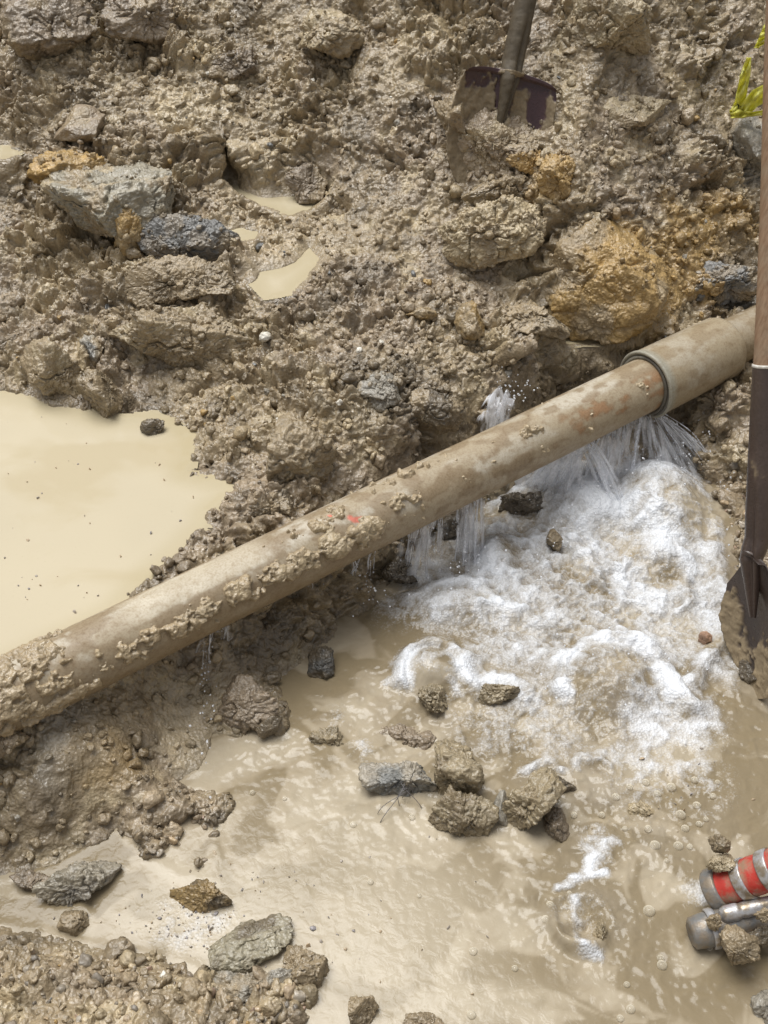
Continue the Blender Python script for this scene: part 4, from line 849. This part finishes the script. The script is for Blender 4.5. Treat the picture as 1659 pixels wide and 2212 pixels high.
# splash behind the pipe: a few low arcs of water thrown up from the back of the pipe
s0 = at(1106, 862, .245); VV = []; FF = []; FL = []; DN = []; k0 = 0
for lay, (xa, xb, up_, back, de) in enumerate(((1068, 1128, .050, .030, .42), (1078, 1140, .062, .022, .50), (1090, 1125, .040, .045, .35), (1060, 1105, .030, .020, .30))):
    n_, m_ = 50, 36; q = np.linspace(0, 1, n_); tt = np.linspace(0, 1, m_)
    A = np.array([PA + PU * axis_at(xa + (xb - xa) * v) + FR @ np.array([0, PR * .75, PR * .62]) for v in q])
    hgt = up_ * (.45 + .55 * np.sin(q * math.pi)) * (1 + .5 * vnoise(np.stack([q * 5 + lay * 9, q * 0, q * 0], 1), 31)); side = (q - .5) * .02
    P = np.repeat(A[:, None], m_, 1); P[..., 1] += back * tt[None]; P[..., 0] += side[:, None] * tt[None]; P[..., 2] += hgt[:, None] * (4 * tt * (1 - .62 * tt) * .66)[None]
    P += (.004 * vnoise(np.stack([np.repeat(q * 9, m_), np.tile(tt * 5, n_), np.full(n_ * m_, lay * 5.5)], 1), 33).reshape(n_, m_))[..., None]
    edge = np.minimum(q, 1 - q); dn = (de + .3 * sstep(.15, .75, tt)[None] * sstep(0, .2, edge)[:, None] - .9 * (1 - sstep(0, .22, edge))[:, None] - 1.2 * sstep(.8, 1, tt)[None]).ravel()
    VV.append(P.reshape(-1, 3) - s0); FF.append(grid_faces(n_, m_) + k0); k0 += n_ * m_; DN.append(dn)
    FL.append(np.stack([np.repeat(q * 5, m_), np.tile(tt * 12, n_), np.full(n_ * m_, lay * 7.7)], 1))
me = mesh_np('water_jet', np.concatenate(VV), np.concatenate(FF)); at_ = me.attributes.new('flow', 'FLOAT_VECTOR', 'POINT'); at_.data.foreach_set('vector', np.concatenate(FL).astype(np.float32).ravel()); attr(me, 'dens', np.concatenate(DN))
tag(link('water_jet', me, M_jet, None, s0), 'white splash spurting up behind the upper pipe', 'water jet', 'jets of water leaking from the pipe')
# loose drops flying about the streams
g = MB()
for a, b, rx, ry, zz_, n_ in [(1110,846,26,18,.275,45),(445,1500,12,90,.06,40),(1300,1010,140,50,.08,120),(1480,960,70,40,.08,60),(1010,1180,40,60,.06,50),(780,1270,50,30,.06,40),(1250,1180,180,70,.05,120),(1400,1420,150,60,.035,60)]:
    for _ in range(n_): g.ball(at(a + rng.normal() * rx, b + rng.normal() * ry, max(.01, zz_ + rng.normal() * .02)), rng.uniform(.0008, .0026), 1)
tag(link('spray_drops', g.mesh('spray_drops'), M_drop), 'fine water drops flying round the leaking pipe', None, None, 'stuff')

# ------------------------------------------------------------------ bubbles on the water
t = NT('bubble_film'); b_ = t.prin((.80, .73, .58), .06, None, .8, IOR=1.4); tr = t.n('ShaderNodeBsdfTransparent'); mx = t.n('ShaderNodeMixShader'); lw = t.n('ShaderNodeLayerWeight'); lw.inputs[0].default_value = .5
t.l(t.rng(lw.outputs['Facing'], .2, .9, .25, .95), mx.inputs[0]); t.l(tr.outputs[0], mx.inputs[1]); t.l(t.bsdf.outputs[0], mx.inputs[2]); t.l(mx.outputs[0], t.out.inputs['Surface']); M_bub = t.m
g = MB(); g.ball((0, 0, 0), (1, 1, .8), 3); bm_ = g.mesh('bubble'); first = None
BUB = [(1022,2055,9),(1188,1955,9),(1180,1987,11),(1533,2048,6),(1402,1968,13),(1430,2085,11),(1427,2070,8),(1354,2127,7),(1018,2192,10),(1362,2180,10),(1340,2200,8),(1415,1827,12),(1465,1828,11),(1330,1722,9),(1470,1760,11),(1480,1790,9),(1450,1700,10),(1420,1715,8),(1505,1740,9),(1510,1780,7),(890,1765,7),(763,1782,8),(800,1905,7),(545,1712,6),(615,1725,5),(905,1935,5),(1112,2092,7),(1230,1930,6),(1500,1685,8),(1540,1720,7),(1395,1690,8),(1360,1700,7),(1300,1760,7),(1525,1770,6),(1490,1830,7),(1440,1860,6),(1400,1790,8),(1350,1790,6),(1240,1760,7),(1550,1690,6)]
for a, b, rpx in BUB:
    c = at(a, b, .001); o = bpy.data.objects.new('bubble', bm_)
    if first is None: bm_.materials.append(M_bub); first = o
    o.location = c; o.scale = (px2m(rpx, c),) * 3; COL.objects.link(o); tag(o, 'little tan bubble floating on the muddy pool', 'bubble', 'bubbles on the pool')
# rootlets
g = MB(); r0 = at(870, 1700, .01)
for k in range(9):
    a = at(872 + rng.normal() * 18, 1690 + rng.normal() * 12, .02); e = at(850 + rng.normal() * 38, 1722 + rng.normal() * 18, .003); tt = np.linspace(0, 1, 12); P = a + (e - a) * tt[:, None]; P[:, 2] += .014 * np.sin(tt * math.pi); P[:, 0] += .004 * np.sin(tt * 7 + k); g.tube(P - r0, .0006, 6)
tag(link('plant_roots', g.mesh('plant_roots'), simple('dark_root', lambda t: t.prin((.12, .11, .11), .5)), None, r0), 'tuft of fine dark rootlets trailing from the blue grey clod', 'roots')
